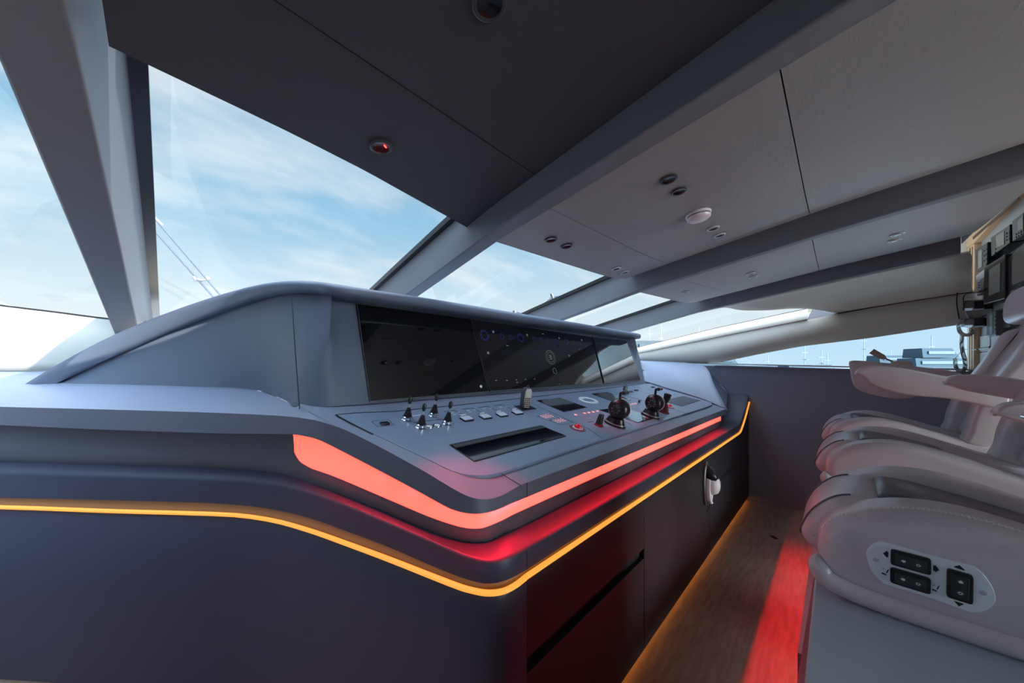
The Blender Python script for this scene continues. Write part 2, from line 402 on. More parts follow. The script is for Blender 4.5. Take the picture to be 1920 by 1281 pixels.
# windows: glass panes
def pane(name, xa, xb, y0, y1, dz=(.2, .2), m=M_glass):
    rows = []
    for Y in np.linspace(y0, y1, 16):
        rows.append([(xa(Y), Y, zc(Y) + dz[0]), ((xa(Y) + xb(Y)) / 2, Y, zc(Y) + (dz[0] + dz[1]) / 2), (xb(Y), Y, zc(Y) + dz[1])])
    return struct(name, loft(rows), m, solid=.008)
pane('window_1', lambda Y: -1.45 + .1 * max(0, Y - 1.2), lambda Y: BEAM[0][0](Y) + .02, .95, 3.2, (.0, .2))
pane('window_2', lambda Y: BEAM[0][0](Y) + .16, lambda Y: BEAM[1][0](Y) - .02, .95, 3.5)
pane('window_3', lambda Y: BEAM[1][0](Y) + .10, lambda Y: BEAM[2][0](Y) - .02, .95, 3.5)
pane('window_4', lambda Y: BEAM[2][0](Y) + .07, lambda Y: BEAM[3][0](Y) - .02, .9, 3.2)
rows = [[(BEAM[3][0](Y) + .06, Y, zc(Y) + .19), (4.52, Y, atY(OUT + [(4.52, 2.9, 1.42)], Y) + .01)] for Y in np.linspace(.25, 2.6, 14)]
struct('window_5', loft(rows), M_glass, solid=.008)
struct('window_6', slab([(4.46, 1.2, 1.38), (4.46, -1.0, 1.38), (4.46, -1.0, 1.80), (4.46, 1.2, 1.52)], (.008, 0, 0)), M_glassb, smooth=False)

# port side, forward sill under the windscreen
sill_top = [(-300, 540, 1.85), (0, 577, 2.0), (100, 589, 2.05), (205, 602, 2.12), (330, 612, 2.25)]
sill_bot = [(-300, 699, 1.85), (0, 695, 1.95), (100, 693, 2.02), (205, 691, 2.12), (330, 690, 2.25)]
a = [W(*p) for p in spl(sill_top, 4)]; b = [W(*p) for p in spl(sill_bot, 4)]
def lerp3(p, q, t): return tuple(np.array(p) * (1 - t) + np.array(q) * t)
nrm = np.array([-AX * 0, 0, 0])
rows = []
for t in np.linspace(0, 1, 9):
    bul = .05 * math.sin(math.pi * min(1, t * 1.15))
    rows.append([tuple(np.array(lerp3(p, q, t)) - bul * np.array([AY * .4, AX, 0])) for p, q in zip(b, a)])
rows.append([tuple(np.array(p) + np.array([.02, .10, .012])) for p in a])
struct('wall_forward', loft(rows), mat('windscreen sill lining', (.40, .385, .35), .55, bump=(500, .08)), solid=.01)
struct('trim_17', loft([[tuple(np.array(p) + np.array([0, .0, dz]) + dy * np.array([AY, AX, 0])) for p in a] for dz, dy in ((.004, 0), (.018, 0), (.018, .03), (.004, .03))] ), M_black)
# port wall with a long window, aft wall with a wide glazed opening
struct('wall_port', join(box(-1.4, -1.3, -3.6, 3.2, 0, 1.35), box(-1.4, -1.3, -3.6, .9, 1.35, 2.65)), M_wall, smooth=False)
struct('window_7', box(-1.36, -1.35, .9, 3.2, 1.35, 2.0), M_glass, smooth=False)
struct('ceiling', box(-1.4, 4.6, -7.6, -3.7, 2.60, 2.65), M_cream, smooth=False)  # unseen aft overhang, added to keep the sun off the cabin floor
struct('wall_aft', join(box(-1.4, .2, -3.7, -3.6, 0, 2.65), box(3.4, 4.6, -3.7, -3.6, 0, 2.65), box(.2, 3.4, -3.7, -3.6, 2.3, 2.65)), M_wall, smooth=False)
struct('window_8', box(.2, 3.4, -3.66, -3.65, 0, 2.3), M_glass, smooth=False)
struct('wall_starboard', box(4.40, 4.5, -3.6, -1.05, 1.372, 2.6), M_wall, smooth=False)

# ================================================================== HELM CONSOLE
console = thing('helm_console', 'charcoal helm console with coral and amber light lines running across the cabin under the windscreen', 'console', (0, 0, 0))
PXL = -260
lipA = [(PXL, 757), (0, 763), (200, 768), (400, 774), (500, 778.5), (545, 781.5), (575, 785.5), (600, 790.5), (644, 805), (698, 831), (753, 860.5), (797, 885), (835, 908), (851, 917.5), (868, 926.5), (880, 931.5), (893, 935.3), (905, 936.5), (918, 936), (930, 933), (945, 927.5), (958, 920), (975, 910)]
lipB = [(PXL, 789), (0, 797.5), (200, 806), (400, 812.5), (500, 814), (545, 814.5), (575, 819), (600, 826), (644, 848), (698, 876), (753, 905), (797, 929), (835, 950), (851, 957), (868, 961.5), (880, 963.2), (893, 964), (905, 963), (918, 960.5), (930, 957), (945, 951), (958, 945), (975, 938)]
strC = [(PXL, 830), (0, 830), (500, 815), (548, 815), (549.5, 838), (552, 848), (556, 856), (562, 865), (572, 872), (585, 879), (612, 888), (640, 899), (721, 933.5), (802, 968), (851, 985), (868, 989), (880, 991), (893, 991.5), (905, 990), (920, 985), (945, 974), (960, 966), (975, 959)]
basD = [(PXL, 862), (0, 866), (200, 872), (408, 877), (470, 881), (499, 884), (530, 889), (567, 900), (600, 912), (640, 928), (721, 960), (802, 994.5), (840, 1008), (859, 1013), (875, 1016), (892, 1017), (906, 1016), (920, 1013), (945, 1000), (960, 994), (975, 988)]
ledE = [(PXL, 884), (0, 888), (200, 893), (381, 899), (450, 902.5), (499, 906.5), (544, 915), (590, 927), (640, 944), (721, 978), (802, 1012), (840, 1028), (867, 1039), (885, 1045), (904, 1050), (918, 1051.5), (932, 1051), (948, 1047.5), (965, 1041), (978, 1034), (988, 1028)]
facF = [(PXL, 931), (0, 933.6), (200, 938), (381, 943), (430, 946), (476, 950), (520, 957), (567, 968), (610, 981.5), (640, 993), (721, 1023), (802, 1058), (840, 1074), (867, 1084), (885, 1089.5), (904, 1094), (918, 1094.5), (932, 1093), (948, 1088.5), (965, 1081), (978, 1074), (988, 1068)]
beaG = [(PXL, 950), (0, 953), (200, 960), (381, 965), (454, 969), (517, 979), (571, 994), (610, 1007), (640, 1018), (721, 1048), (802, 1080), (840, 1095), (867, 1105), (885, 1110), (904, 1114), (918, 1115), (932, 1114), (948, 1110), (965, 1101), (978, 1091.5), (988, 1083)]
CP = 988
def cy(curve, px):
    if px > curve[-1][0]:
        # continue towards the vanishing point of the athwartships direction
        (x, y) = curve[-1]; return y + (691 - y) * (px - x) / (1567 - x)
    return None
def mk(curve):
    d = spl(curve, 6); xs = [p[0] for p in d]; ys = [p[1] for p in d]
    return lambda px: ip(px, xs, ys) if px <= curve[-1][0] else cy(curve, px)
cA, cB, cC, cD, cE, cF, cG = map(mk, (lipA, lipB, strC, basD, ledE, facF, beaG))
def tg_raw(px): return (1.4 - .78) * F / (cG(px) - HY)
YL, YS, YB, YE, YG = .71, .75, .768, .67, .67
tG_end = YG / ray(CP, 0)[1]
def tG(px): return tg_raw(px) * (tG_end / tg_raw(CP)) if px > 880 else tg_raw(px) * ip(px, [0, 880], [1, tG_end / tg_raw(CP)])
def tA(px):
    if px >= CP: return YL / ray(px, 0)[1]
    tp = lambda q: (1.4 - PZ) / (-ray(q, cA(q))[2] + SL * ray(q, 0)[1])
    left = ip(px, [PXL, 0, 200, 400, 500, 545, 600], [1.56, 1.48, 1.45, 1.39, 1.31, 1.255, tp(600)])
    if px <= 600: return left
    # ease from the desk plane to the straight athwartships edge
    w = ip(px, [870, CP], [0, 1]); return tp(px) * (1 - w) + w * YL / ray(px, 0)[1]
def off(px, l, r): return ip(px, [600, 800, 900, CP], [l, l, (l + r) / 2 if r > l else r, r])
def tBase(px): return tG(px) + ip(px, [600, 800, 900, CP], [.05, .05, .085, YB / ray(CP, 0)[1] - tG_end])
def tStrip(px): return max(tA(px) + .02, tG(px) + ip(px, [540, 600, 800, 900, CP], [.035, .03, .03, .06, YS / ray(CP, 0)[1] - tG_end]))
LPX = [PXL, -150, -60, 0, 60, 130, 200, 270, 340, 400, 440, 470, 500, 525, 545] + list(range(560, 860, 15)) + list(range(860, 986, 6)) + [CP]
XR = {'A': 1362, 'E': 1367}
def right_rows(Y, z, x1, n=10):
    """straight athwartships part to starboard"""
    return None
def curve3(cfun, tfun, pxs): return [W(px, cfun(px), tfun(px)) for px in pxs]
A3 = curve3(cA, tA, LPX); B3 = curve3(cB, tA, LPX)
BI3 = [W(px, cB(px), tStrip(px)) + np.array([0, 0, 0.0]) for px in LPX]
BI3 = [np.array([p[0], p[1], b[2] + .002]) for p, b in zip(BI3, B3)]
D3 = curve3(cD, tBase, LPX); E3 = curve3(cE, lambda p: tG(p) + .004, LPX); F3 = curve3(cF, lambda p: tG(p) + .004, LPX); G3 = curve3(cG, tG, LPX)
zA, zB = A3[-1][2], B3[-1][2]
XE = float(onY(1362, 764, YL)[0])          # starboard end of the desk
Rn = 12
def ext(P, xe, n=Rn, Y=None, z=None):
    p = P[-1]; return P + [np.array([p[0] + (xe - p[0]) * k / n, (Y if Y is not None else p[1]), (z if z is not None else p[2])]) for k in range(1, n + 1)]
A3x, B3x, BI3x = ext(A3, XE), ext(B3, XE), ext(BI3, XE - .03)
D3x = ext(D3, XE - .02)
# lip: outer face with a soft top edge, and its underside
obj('desk_lip', loft([B3x, A3x, [p + np.array([0, .0, .0]) for p in A3x]][:2]), M_lip, console)
obj('desk_underside', loft([B3x, [np.array([b[0], b[1], a[2]]) for a, b in zip(B3x, BI3x)]]), M_lip, console)
# base rail between strip and ledge
S3 = [W(px, cC(px) if px > 548 else cD(px) - (cD(px) - cB(px)) * .35, tStrip(px)) for px in LPX]
S3x = ext(S3, XE - .03)
M1 = [a * .45 + b * .55 + np.array([-.006, -.006, -.002]) for a, b in zip(S3x, D3x)]
obj('base_rail', loft([D3x, M1, S3x, BI3x]), mat('base rail leather', (.085, .090, .112), .5, bump=(700, .1)), console, ang=60)
# coral light strip
cpx = [549.3, 550.5, 552, 554, 557, 561, 566, 573, 585, 600] + list(range(620, 860, 20)) + list(range(860, 986, 6)) + [CP]
LT = [W(px, max(cB(px), 814) , tStrip(px) - .006) for px in cpx]; LB = [W(px, cC(px), tStrip(px) - .006) for px in cpx]
LTx, LBx = ext(LT, XE - .04), ext(LB, XE - .04)
obj('coral_light_strip', loft([LBx, [a * .5 + b * .5 + np.array([-.002, -.003, 0]) for a, b in zip(LBx, LTx)], LTx]), M_coral, console, ang=80)
# ledge with its fascia; starboard end climbs up the side wall
RE = [(3.87, .67, E3[-1][2]), (4.03, .67, .895), (4.22, .675, .985), (4.385, .68, 1.13)]
def ledge_ext(P, dz, inset=0):
    p = P[-1]; out = list(P)
    for k in range(1, 9): out.append(np.array([p[0] + (3.82 - p[0]) * k / 8, p[1], p[2]]))
    for q in spl([(3.82, .67, 0), (3.92, .67, .008), (4.03, .67, .05), (4.2, .672, .14), (4.385, .675, .26)], 4)[1:]:
        out.append(np.array([q[0], p[1], p[2] + q[2]]))
    return out
E3x, F3x, G3x = ledge_ext(E3, 0), ledge_ext(F3, 0), ledge_ext(G3, 0)
# top of the ledge: outer edge back to the base rail (and beyond it, under the desk)
Dl = [D3[i] for i in range(len(D3))]
p = Dl[-1]; Dlx = list(Dl)
for k in range(1, 9): Dlx.append(np.array([p[0] + (3.82 - p[0]) * k / 8, p[1] + .02 * k / 8, p[2]]))
for q in spl([(3.82, 0), (3.92, .008), (4.03, .05), (4.2, .14), (4.385, .26)], 4)[1:]: Dlx.append(np.array([q[0], p[1] + .02 + (q[0] - 3.82) * .4, p[2] + q[1]]))
Er = [e + (d - e) * .10 + np.array([0, 0, .0]) for e, d in zip(E3x, Dlx)]
rows = []
rows.append(F3x)
rows.append([f * .12 + e * .88 for f, e in zip(F3x, E3x)])
for k in (1, 2, 3):
    a = math.pi / 2 * k / 3
    rows.append([e + (f - e) * .12 * (1 - math.sin(a)) + (d - e) * .12 * (1 - math.cos(a)) for e, f, d in zip(E3x, F3x, Dlx)])
rows.append(Dlx)
back = [d + (d - e) / (np.linalg.norm(d - e) + 1e-6) * .12 for d, e in zip(Dlx, E3x)]
rows.append([np.array([b[0], b[1], d[2]]) for b, d in zip(back, Dlx)])
obj('ledge_moulding', loft(rows), M_body, console, ang=50)
# shadow gap behind the amber bead
GB = [g + np.array([AY, AX, 0]) * .022 for g in G3x]; FB = [f + np.array([AY, AX, 0]) * .022 for f in F3x]
obj('shadow_gap', loft([F3x, FB, GB, G3x]), mat('amber-glow gap lining', (.34, .22, .12), .6), console, ang=20)  # brown colour carries the amber glow of the bead
bead = [g + np.array([0, 0, .004]) for g in G3x]
obj('amber_light_line', tube(bead[:len(G3)], .0085, 10), M_amber, console)
obj('amber_light_line', tube([b + np.array([.004, 0, 0]) for b in bead[len(G3) - 1:]], .0085, 10), M_amber, console)
# port side panel from the amber line to the floor
GP = [g + np.array([0, 0, -.004]) for g in G3]
obj('port_side_panel', loft([[np.array([g[0], g[1], .02]) for g in GP], [g + np.array([0, 0, -.4]) for g in GP], [g + np.array([0, 0, -.02]) for g in GP], [g + np.array([AY, AX, 0]) * .01 for g in GP]]), M_body, console, ang=50)
# seams in lip, rail and fascia at the corner
for P0, P1 in ((A3[-1], B3[-1]),):
    x0 = P0[0]
def vseam(x, y, z0, z1, w=.003): return box(x - w / 2, x + w / 2, y - .0008, y + .004, z0, z1)
sm = [vseam(A3[-1][0], A3[-1][1], B3[-1][2], A3[-1][2]), vseam(E3[-1][0], E3[-1][1], F3[-1][2], E3[-1][2] - .008)]
# desk top: port dash, control surface, starboard wing as one smooth loft
midpts = [(PXL, 722, 1.72), (0, 720, 1.745), (122, 719.5, 1.75), (300, 723, 1.74), (440, 727, 1.70), (485, 732.5, 1.62), (521, 745, 1.46), (558, 763, 1.31), (578, 771.5, 1.245)]
md = spl(midpts, 6); mpx = [p[0] for p in md]; mpy = [p[1] for p in md]; mpt = [p[2] for p in md]
def mid3(px): return W(px, ip(px, mpx, mpy), ip(px, mpx, mpt))
YBK = 1.40
ZBK = PZ + SL * YBK
top_front, top_back = [], []
for px, a in zip(LPX, A3):
    top_front.append(a)
    if px <= 545: top_back.append(mid3(ip(px, [PXL, 0, 545], [PXL, 0, 545])))
for px, a in zip(LPX, A3):
    if px > 545:
        f = ip(px, [545, 600, 700, 985], [545, 572, 578, 640]);
        if f < 578: top_back.append(mid3(f))
        else: top_back.append(np.array([ip(px, [640, 985], [.42, .95]), YBK, ZBK]))
for p in A3x[len(A3):]:
    top_front.append(p); top_back.append(np.array([p[0] * 1.0 + ip(p[0], [.8, XE], [.17, .0]), YBK, ZBK]))
rows = [[lerp3(f, b, t) for f, b in zip(top_front, top_back)] for t in np.linspace(0, 1, 7)]
rows.append([b + (np.array([0, .09, .02]) if b[1] < 1.45 else np.array([0, 0, 0])) for b in top_back])
obj('desk_top', loft(rows), M_desk, console, ang=40)
# forward part of the dash, behind the hood, up to the windscreen sill
fr = [mid3(px) for px in [PXL, -100, 0, 122, 300, 440, 485, 521]]
fb = [W(PXL, 700, 1.88), W(-100, 697, 1.93), W(0, 694, 1.98), W(122, 692, 2.08), W(300, 690, 2.3), np.array([.9, 3.5, 1.40]), np.array([1.5, 3.6, 1.40]), np.array([1.9, 3.6, 1.40])]
obj('forward_dash', loft([fr, [a * .5 + b * .5 for a, b in zip(fr, fb)], fb]), M_desk, console)
obj('forward_dash', loft([[np.array([.6, 1.75, 1.30]), np.array([3.6, 1.75, 1.34]), np.array([4.38, 1.5, 1.44])], [np.array([1.2, 3.5, 1.40]), np.array([3.4, 3.2, 1.42]), np.array([4.38, 2.6, 1.46])]]), M_desk, console)
# starboard wing rising to the side wall
wa = onP(1214, 716); wa = np.array([3.50, YBK, ZBK])
wing = [[np.array([XE - .02, YL + .0, zA]), np.array([XE, YL, zA]), W(1340, 726, 3.45), W(1318, 686.5, 3.88), np.array([4.38, 1.5, 1.455])],
        [np.array([3.56, .95, PZ + SL * .95 + .002]), np.array([3.66, .98, 1.145]), W(1300, 720, 3.60), W(1285, 683.5, 4.02), np.array([4.38, 1.75, 1.47])],
        [np.array([3.50, 1.2, PZ + SL * 1.2 + .002]), np.array([3.62, 1.24, 1.235]), W(1262, 712, 3.70), W(1250, 681.5, 4.15), np.array([4.38, 1.95, 1.48])],
        [np.array([3.48, 1.42, ZBK + .006]), np.array([3.62, 1.48, 1.30]), W(1222, 703, 3.75), W(1206, 679, 4.30), np.array([4.38, 2.2, 1.49])]]
wing.append([np.array([3.30, 1.58, ZBK + .02]), np.array([3.45, 1.75, 1.33]), W(1190, 697, 4.2), W(1180, 676, 4.6), np.array([4.38, 2.6, 1.50])])
wg = [spl(w, 5) for w in wing]
wg2 = [ [p for p in col] for col in zip(*[w for w in wg])]
obj('starboard_wing', loft([spl(c, 5) for c in wg2]), M_desk, console, ang=60, solid=.01)
obj('starboard_wing_edge', slab([W(1362, 764, XE / ray(1362, 764)[0]), W(1340, 726, 3.45), W(1318, 686.5, 3.88), W(1330, 700, 3.9), W(1365, 733, 3.75), W(1356, 793, 3.12)], (.01, .02, -.01)), M_body, console, smooth=False)
# groove line between back of desk and screen wall, control plate
plate_px = [(630.6, 779.5), (665, 776), (740, 773), (851, 762), (1000, 745.5), (1113, 732.5), (1205, 720.5), (1222, 719.5), (1231, 722), (1262, 729), (1300, 740.5), (1319, 747), (1334, 756), (1335, 760), (1325, 764), (1281, 778), (1128, 826), (975, 877), (945, 886.5), (928, 890.5), (910, 893), (895, 893.5), (878, 892.5), (862, 889.5), (845, 884), (829.5, 877), (815, 869), (698, 814), (660, 795)]
THP = math.atan(SL); PO = Vector((2.0, 1.05, PZ + SL * 1.05))
PM = Matrix.Translation(PO) @ Matrix.Rotation(THP, 4, 'X'); PMi = PM.inverted()
def loc(px, py):
    q = PMi @ Vector(onP(px, py)); return (q.x, q.y)
pl = [loc(*p) for p in plate_px]
cxy = (sum(p[0] for p in pl) / len(pl), sum(p[1] for p in pl) / len(pl))
def shrink(poly, d):
    out = []; n = len(poly)
    ar = sum(poly[i][0] * poly[(i + 1) % n][1] - poly[(i + 1) % n][0] * poly[i][1] for i in range(n))
    for i in range(n):
        a, b = np.array(poly[i - 1]), np.array(poly[(i + 1) % n]); t = (b - a) / (np.linalg.norm(b - a) + 1e-9)
        nn = np.array([-t[1], t[0]]) * (1 if ar > 0 else -1); out.append(tuple(np.array(poly[i]) + nn * d))
    return out
obj('control_plate', xf(prism(shrink(pl, .0012), -.010, .0030), PM), M_panel, console, smooth=False, bevel=.0015)
ZP = .0031                                   # top of the control plate in its own frame
def strip_px(pts, w=.003, z0=None, z1=None):
    z0 = ZP if z0 is None else z0; z1 = z0 + .0006 if z1 is None else z1
    L2 = [np.array(loc(*p)) for p in pts]; gs = []
    for a, b in zip(L2[:-1], L2[1:]):
        d = (b - a) / (np.linalg.norm(b - a) + 1e-9); n = np.array([-d[1], d[0]]) * w / 2; a2, b2 = a - d * w / 2, b + d * w / 2
        gs.append(prism([a2 - n, b2 - n, b2 + n, a2 + n], z0, z1))
    return join(*gs)
obj('plate_gasket', xf(strip_px([(698, 815), (660, 796), (630, 779.3), (665, 775.6), (740, 772.6), (851, 761.6), (1000, 745.1), (1113, 732.1), (1205, 720.1), (1222, 719.1), (1231, 721.6), (1262, 728.6), (1300, 740.1), (1319, 746.6), (1334, 755.6), (1335, 760), (1325, 764.4), (1281, 778.4)], .004, .0002, .0034), PM), M_seam, console, smooth=False)
obj('plate_seam', xf(join(strip_px([(996, 757), (1104, 806), (1128, 823)], .0025), strip_px([(1134, 731), (1290, 777)], .0025)), PM), M_seam, console, smooth=False)
obj('lip_seam', join(*sm, xf(strip_px([(941, 889), (975.6, 910)], .0025, -.0005, .0006), PM)), M_seam, console, smooth=False)
obj('engraving', xf(join(strip_px([(776, 794), (826, 787.5), (831, 788), (837, 791)], .004), strip_px([(833, 773.5), (851, 770.5), (869, 780)], .004), strip_px([(867, 769), (886, 766.5), (906, 777)], .004),
    strip_px([(898, 765.5), (914, 763), (934, 772.5)], .004), strip_px([(927, 762), (942, 760), (960, 769)], .004), strip_px([(1102, 793), (1112, 791.5)], .004), strip_px([(1170, 791), (1184, 798)], .004)), PM), M_blk, console, smooth=False)
obj('engraving', xf(join(strip_px([(770, 782), (789, 779.5)], .003), *[strip_px([(x, y), (x + 3, y - .4)], .006) for x, y in ((846, 776), (858, 775), (851, 779), (862, 779), (876, 771), (888, 770), (880, 774), (907, 768), (918, 767), (937, 765), (948, 764))]), PM), M_mark, console, smooth=False)
kp = []
for (x0, y0, dx1, dy1, dx2, dy2) in ((1007, 782, 23, -4, 19, 7.5), (1030, 790, 24, -4.5, 20, 8)):
    q = [(x0, y0), (x0 + dx1, y0 + dy1), (x0 + dx1 + dx2, y0 + dy1 + dy2), (x0 + dx2, y0 + dy2), (x0, y0)]; kp.append(strip_px(q, .0015))
obj('engraving', xf(join(*kp), PM), M_seam, console, smooth=False)
kk = []
for (x0, y0) in ((1013, 781), (1036, 789)):
    for i in range(4):
        for j in range(3):
            px, py = x0 + i * 4.6 + j * 4.4, y0 - i * .9 + j * 2.0; kk.append(strip_px([(px, py), (px + 2, py - .4)], .004))
obj('engraving', xf(join(*kk), PM), M_redkey, console, smooth=False)

# hood and screen housing
RIM = [(46, 720.5, 1.745), (94, 692, 1.745), (155, 657.5, 1.745), (216, 627, 1.74), (287, 597, 1.73), (340, 577.5, 1.71), (393, 560, 1.66), (430, 549, 1.60), (466, 540, 1.53), (500, 533.5, 1.46), (534, 530, 1.405), (560, 529.5, 1.375), (590, 531, 1.35)]
RLO = [(84, 720.5, 1.745), (120, 700, 1.745), (170, 673, 1.745), (226, 646, 1.74), (296, 615, 1.73), (348, 595.5, 1.71), (400, 578, 1.66), (437, 566.5, 1.60), (472, 556, 1.53), (506, 546.5, 1.46), (538, 543, 1.405), (563, 542, 1.375), (592, 543.5, 1.35)]
RUN = [(103, 720.5, 1.75), (136, 704, 1.76), (184, 681, 1.76), (236, 658, 1.76), (304, 627.5, 1.75), (356, 607.5, 1.73), (406, 589, 1.68), (443, 576, 1.62), (478, 565, 1.56), (510, 556.5, 1.49), (540, 552, 1.435), (564, 550.5, 1.405), (593, 551, 1.38)]
YR = 1.385                                   # hood's aft edge
for px, ya, yb, yc_ in ((637, 537, 549, 556), (765, 556, 568, 575), (880, 574, 585, 591), (977.5, 590, 600, 606), (1077, 606, 613, 618), (1130, 615, 620.5, 625), (1171, 622, 627, 630)):
    RIM.append((px, ya, YR / ray(px, 0)[1])); RLO.append((px, yb, YR / ray(px, 0)[1])); RUN.append((px, yc_, (YR + .03) / ray(px, 0)[1]))
rim = [W(*p) for p in spl(RIM, 4)]; rlo = [W(*p) for p in spl(RLO, 4)]; run = [W(*p) for p in spl(RUN, 4)]
# starboard end of the hood turns forward
def turn(P, zf, xo):
    p = P[-1]; out = list(P)
    for (dx, dy) in ((.20, 0), (.36, .005), (.42, .03), (.455, .09), (.465, .18), (.465, .36)):
        out.append(np.array([p[0] + dx + xo, p[1] + dy, p[2] - .02 * dy]))
    return out
rim, rlo, run = turn(rim, 0, 0), turn(rlo, 0, 0), turn(run, 0, -.03)
# screen wall plane: leans back
SP0 = np.array([0, 1.405, ZBK + .005]); SPN = np.array([0, -.96, .28]); SPN /= np.linalg.norm(SPN)
def onS(px, py, d=0.0): return onPl(px, py, SP0 + SPN * d, SPN)
basepts = [(103, 720.5, 1.75), (150, 721, 1.75), (210, 722, 1.75), (262, 723, 1.745), (330, 724.5, 1.735), (380, 726, 1.72), (420, 727, 1.71), (452, 728.5, 1.69), (478, 731.5, 1.64), (500, 737, 1.55), (521, 745, 1.46), (540, 754, 1.385), (558, 763, 1.31), (578, 771, 1.255)]
nb = len(RIM); bs = []
bl = [np.array(W(*p)) for p in basepts]
for i, q in enumerate(RIM):
    if i < 13: bs.append(bl[i])
    else:
        p = onPl(q[0], 0, (0, 1.405, 0), (0, 1, 0)); bs.append(np.array([p[0] + (.0), 1.405, ZBK + .004]))
bs[13] = np.array([.62 - .12, 1.405, ZBK + .004])
base = spl(bs, 4)
def turnb(P):
    p = P[-1]; out = list(P)
    for (dx, dy) in ((.27, .0), (.47, .0), (.54, .02), (.575, .07), (.59, .16), (.59, .36)): out.append(np.array([p[0] + dx - .02, p[1] + dy, p[2] + dy * .2]))
    return out
base = turnb(base)
# wall top tucks under the hood on the leaning plane
wt_ = []
for r, b in zip(run, base):
    zt = r[2] + .004
    if r[1] > 1.37 and r[0] > .45 and b[1] < 1.42:
        yy = 1.405 + (zt - ZBK) * .28 / .96; wt_.append(np.array([r[0], max(yy, r[1]), zt]))
    else: wt_.append(r + np.array([.012, .02, .004]) if r[0] < .6 else r + np.array([-.03, .03, .004]))
mids = [[b * (1 - t) + w * t for b, w in zip(base, wt_)] for t in (0, .25, .5, .75, 1)]
obj('screen_housing', loft(mids), M_hood, console, ang=100)
def outw(P, d, dz): return [p + np.array([AY * d * ip(p[0], [.0, .5], [1, .3]), AX * d + (d * .3 if p[0] > .5 else 0), dz]) for p in P]
r1 = outw(rim, .02, .010); r2 = outw(rim, .05, .014); r3 = outw(rim, .12, .004); r4 = outw(rim, .26, -.06); r5 = [np.array([p[0], p[1] + .08, 1.30]) for p in r4]
hoodrows = [wt_, run, [a * .35 + b * .65 + np.array([-.0, -.004, -.004]) for a, b in zip(run, rlo)], rlo, [a * .5 + b * .5 + np.array([-.004, -.006, .0]) for a, b in zip(rlo, rim)], rim, r1, r2, r3, r4, r5]
obj('hood', loft(hoodrows), M_hood, console, ang=60)
# seam lines on housing and hood
i0 = min(range(len(base)), key=lambda i: abs(base[i][0] - W(566, 765, 1.29)[0]) + abs(base[i][1] - W(566, 765, 1.29)[1]))
sl = [W(566, 766, 1.284), W(561, 700, 1.31), W(556.5, 640, 1.335), W(553.5, 590, 1.36), W(551, 556, 1.385)]
obj('housing_seam', tube([p - np.array([AY, AX, 0]) * .014 for p in sl], .0018, 6), M_seam, console)
console_seam = [rim[52] if len(rim) > 52 else rim[-1]]

# ------------------------------------------------------------------ cabinets under the console (aft face at Y=.67)
cab = thing('drawer_cabinet', 'dark cabinet front split by a long finger slot at the near end of the helm', 'cabinet', (0, 0, 0))
X0 = float(G3[-1][0]) + .006
YF = .674
def frontp(x0, x1, z0, z1, name, par, y=YF): return obj(name, box(x0, x1, y, y + .02, z0, z1), M_front, par, bevel=.002)
zt = .762
frontp(X0, 1.640, .527, zt, 'drawer', cab); frontp(X0, 1.640, .035, .480, 'drawer', cab)
obj('body', join(box(X0, 1.645, YF + .03, YF + .08, .035, zt), box(X0, 1.64, YF + .022, YF + .03, .035, zt)), M_dark, cab, smooth=False)
cab2 = thing('door_cabinet', 'dark cabinet with one plain door in the middle of the helm, carrying the torch', 'cabinet', (0, 0, 0))
frontp(1.646, 2.820, .035, zt, 'door', cab2); obj('body', box(1.648, 2.822, YF + .024, YF + .08, .035, zt), M_dark, cab2, smooth=False)
cab3 = thing('drawer_cabinet', 'dark cabinet at the starboard end of the helm with a short finger slot', 'cabinet', (0, 0, 0))
frontp(2.826, 3.86, .035, zt, 'door', cab3)
g = slab([(3.862, YF, .035), (4.392, YF, .035), (4.392, YF, 1.03), (4.2, YF, .895), (4.03, YF, .80), (3.92, YF, .765), (3.862, YF, zt)], (0, .02, 0)); obj('end_panel', g, M_front, cab3, smooth=False)
obj('finger_slot', box(2.98, 3.72, YF - .001, YF + .004, .492, .522), M_dark, cab3, smooth=False)
obj('body', box(2.826, 4.39, YF + .024, YF + .08, .035, zt), M_dark, cab3, smooth=False)
obj('kick_board', box(X0 + .02, 4.39, YF + .05, YF + .06, .001, .036), M_dark, console, smooth=False)

# ------------------------------------------------------------------ displays on the screen wall
def display(name, corners, label, group, thick=.012, bez=.006, m=M_screen, vis=None):
    P = [onS(*c, .001) for c in corners]                      # bl, br, tr, tl
    o = sum(P) / 4; ex = Vector(P[1] - P[0]).normalized(); n = Vector(SPN); ey = n.cross(ex).normalized(); ex = ey.cross(n).normalized()
    R = Matrix((ex, ey, n)).transposed().to_4x4(); R.translation = Vector(o)
    t = thing(name, label, 'display', (0, 0, 0), group=group); t.matrix_world = R
    Ri = R.inverted(); q = [Ri @ Vector(p) for p in P]; q = [(a.x, a.y) for a in q]
    obj('bezel', prism(q, 0, thick), M_black, t, smooth=False, bevel=.0015)
    qi = shrink(q, bez); obj('screen', prism(qi, thick, thick + .0012), m, t, smooth=False)
    ed = join(*[prism([q[i], q[(i + 1) % 4], shrink(q, .0025)[(i + 1) % 4], shrink(q, .0025)[i]], thick, thick + .001) for i in range(4)])
    obj('rim', ed, mat('satin grey rim', (.25, .27, .30), .3, metal=.6), t, smooth=False)
    return t, R, Ri, thick + .0013
d1 = display('marine_display', [(691.5, 754.5), (914, 735.5), (881, 599.5), (667, 571)], 'blank black widescreen display, leftmost in the helm screen row', 'displays across the helm')
d2 = display('marine_display', [(916.5, 735.2), (1127.5, 719.5), (1106, 632), (884, 600)], 'dark widescreen display showing blue engine gauges, centre of the helm', 'displays across the helm', m=M_screen2)
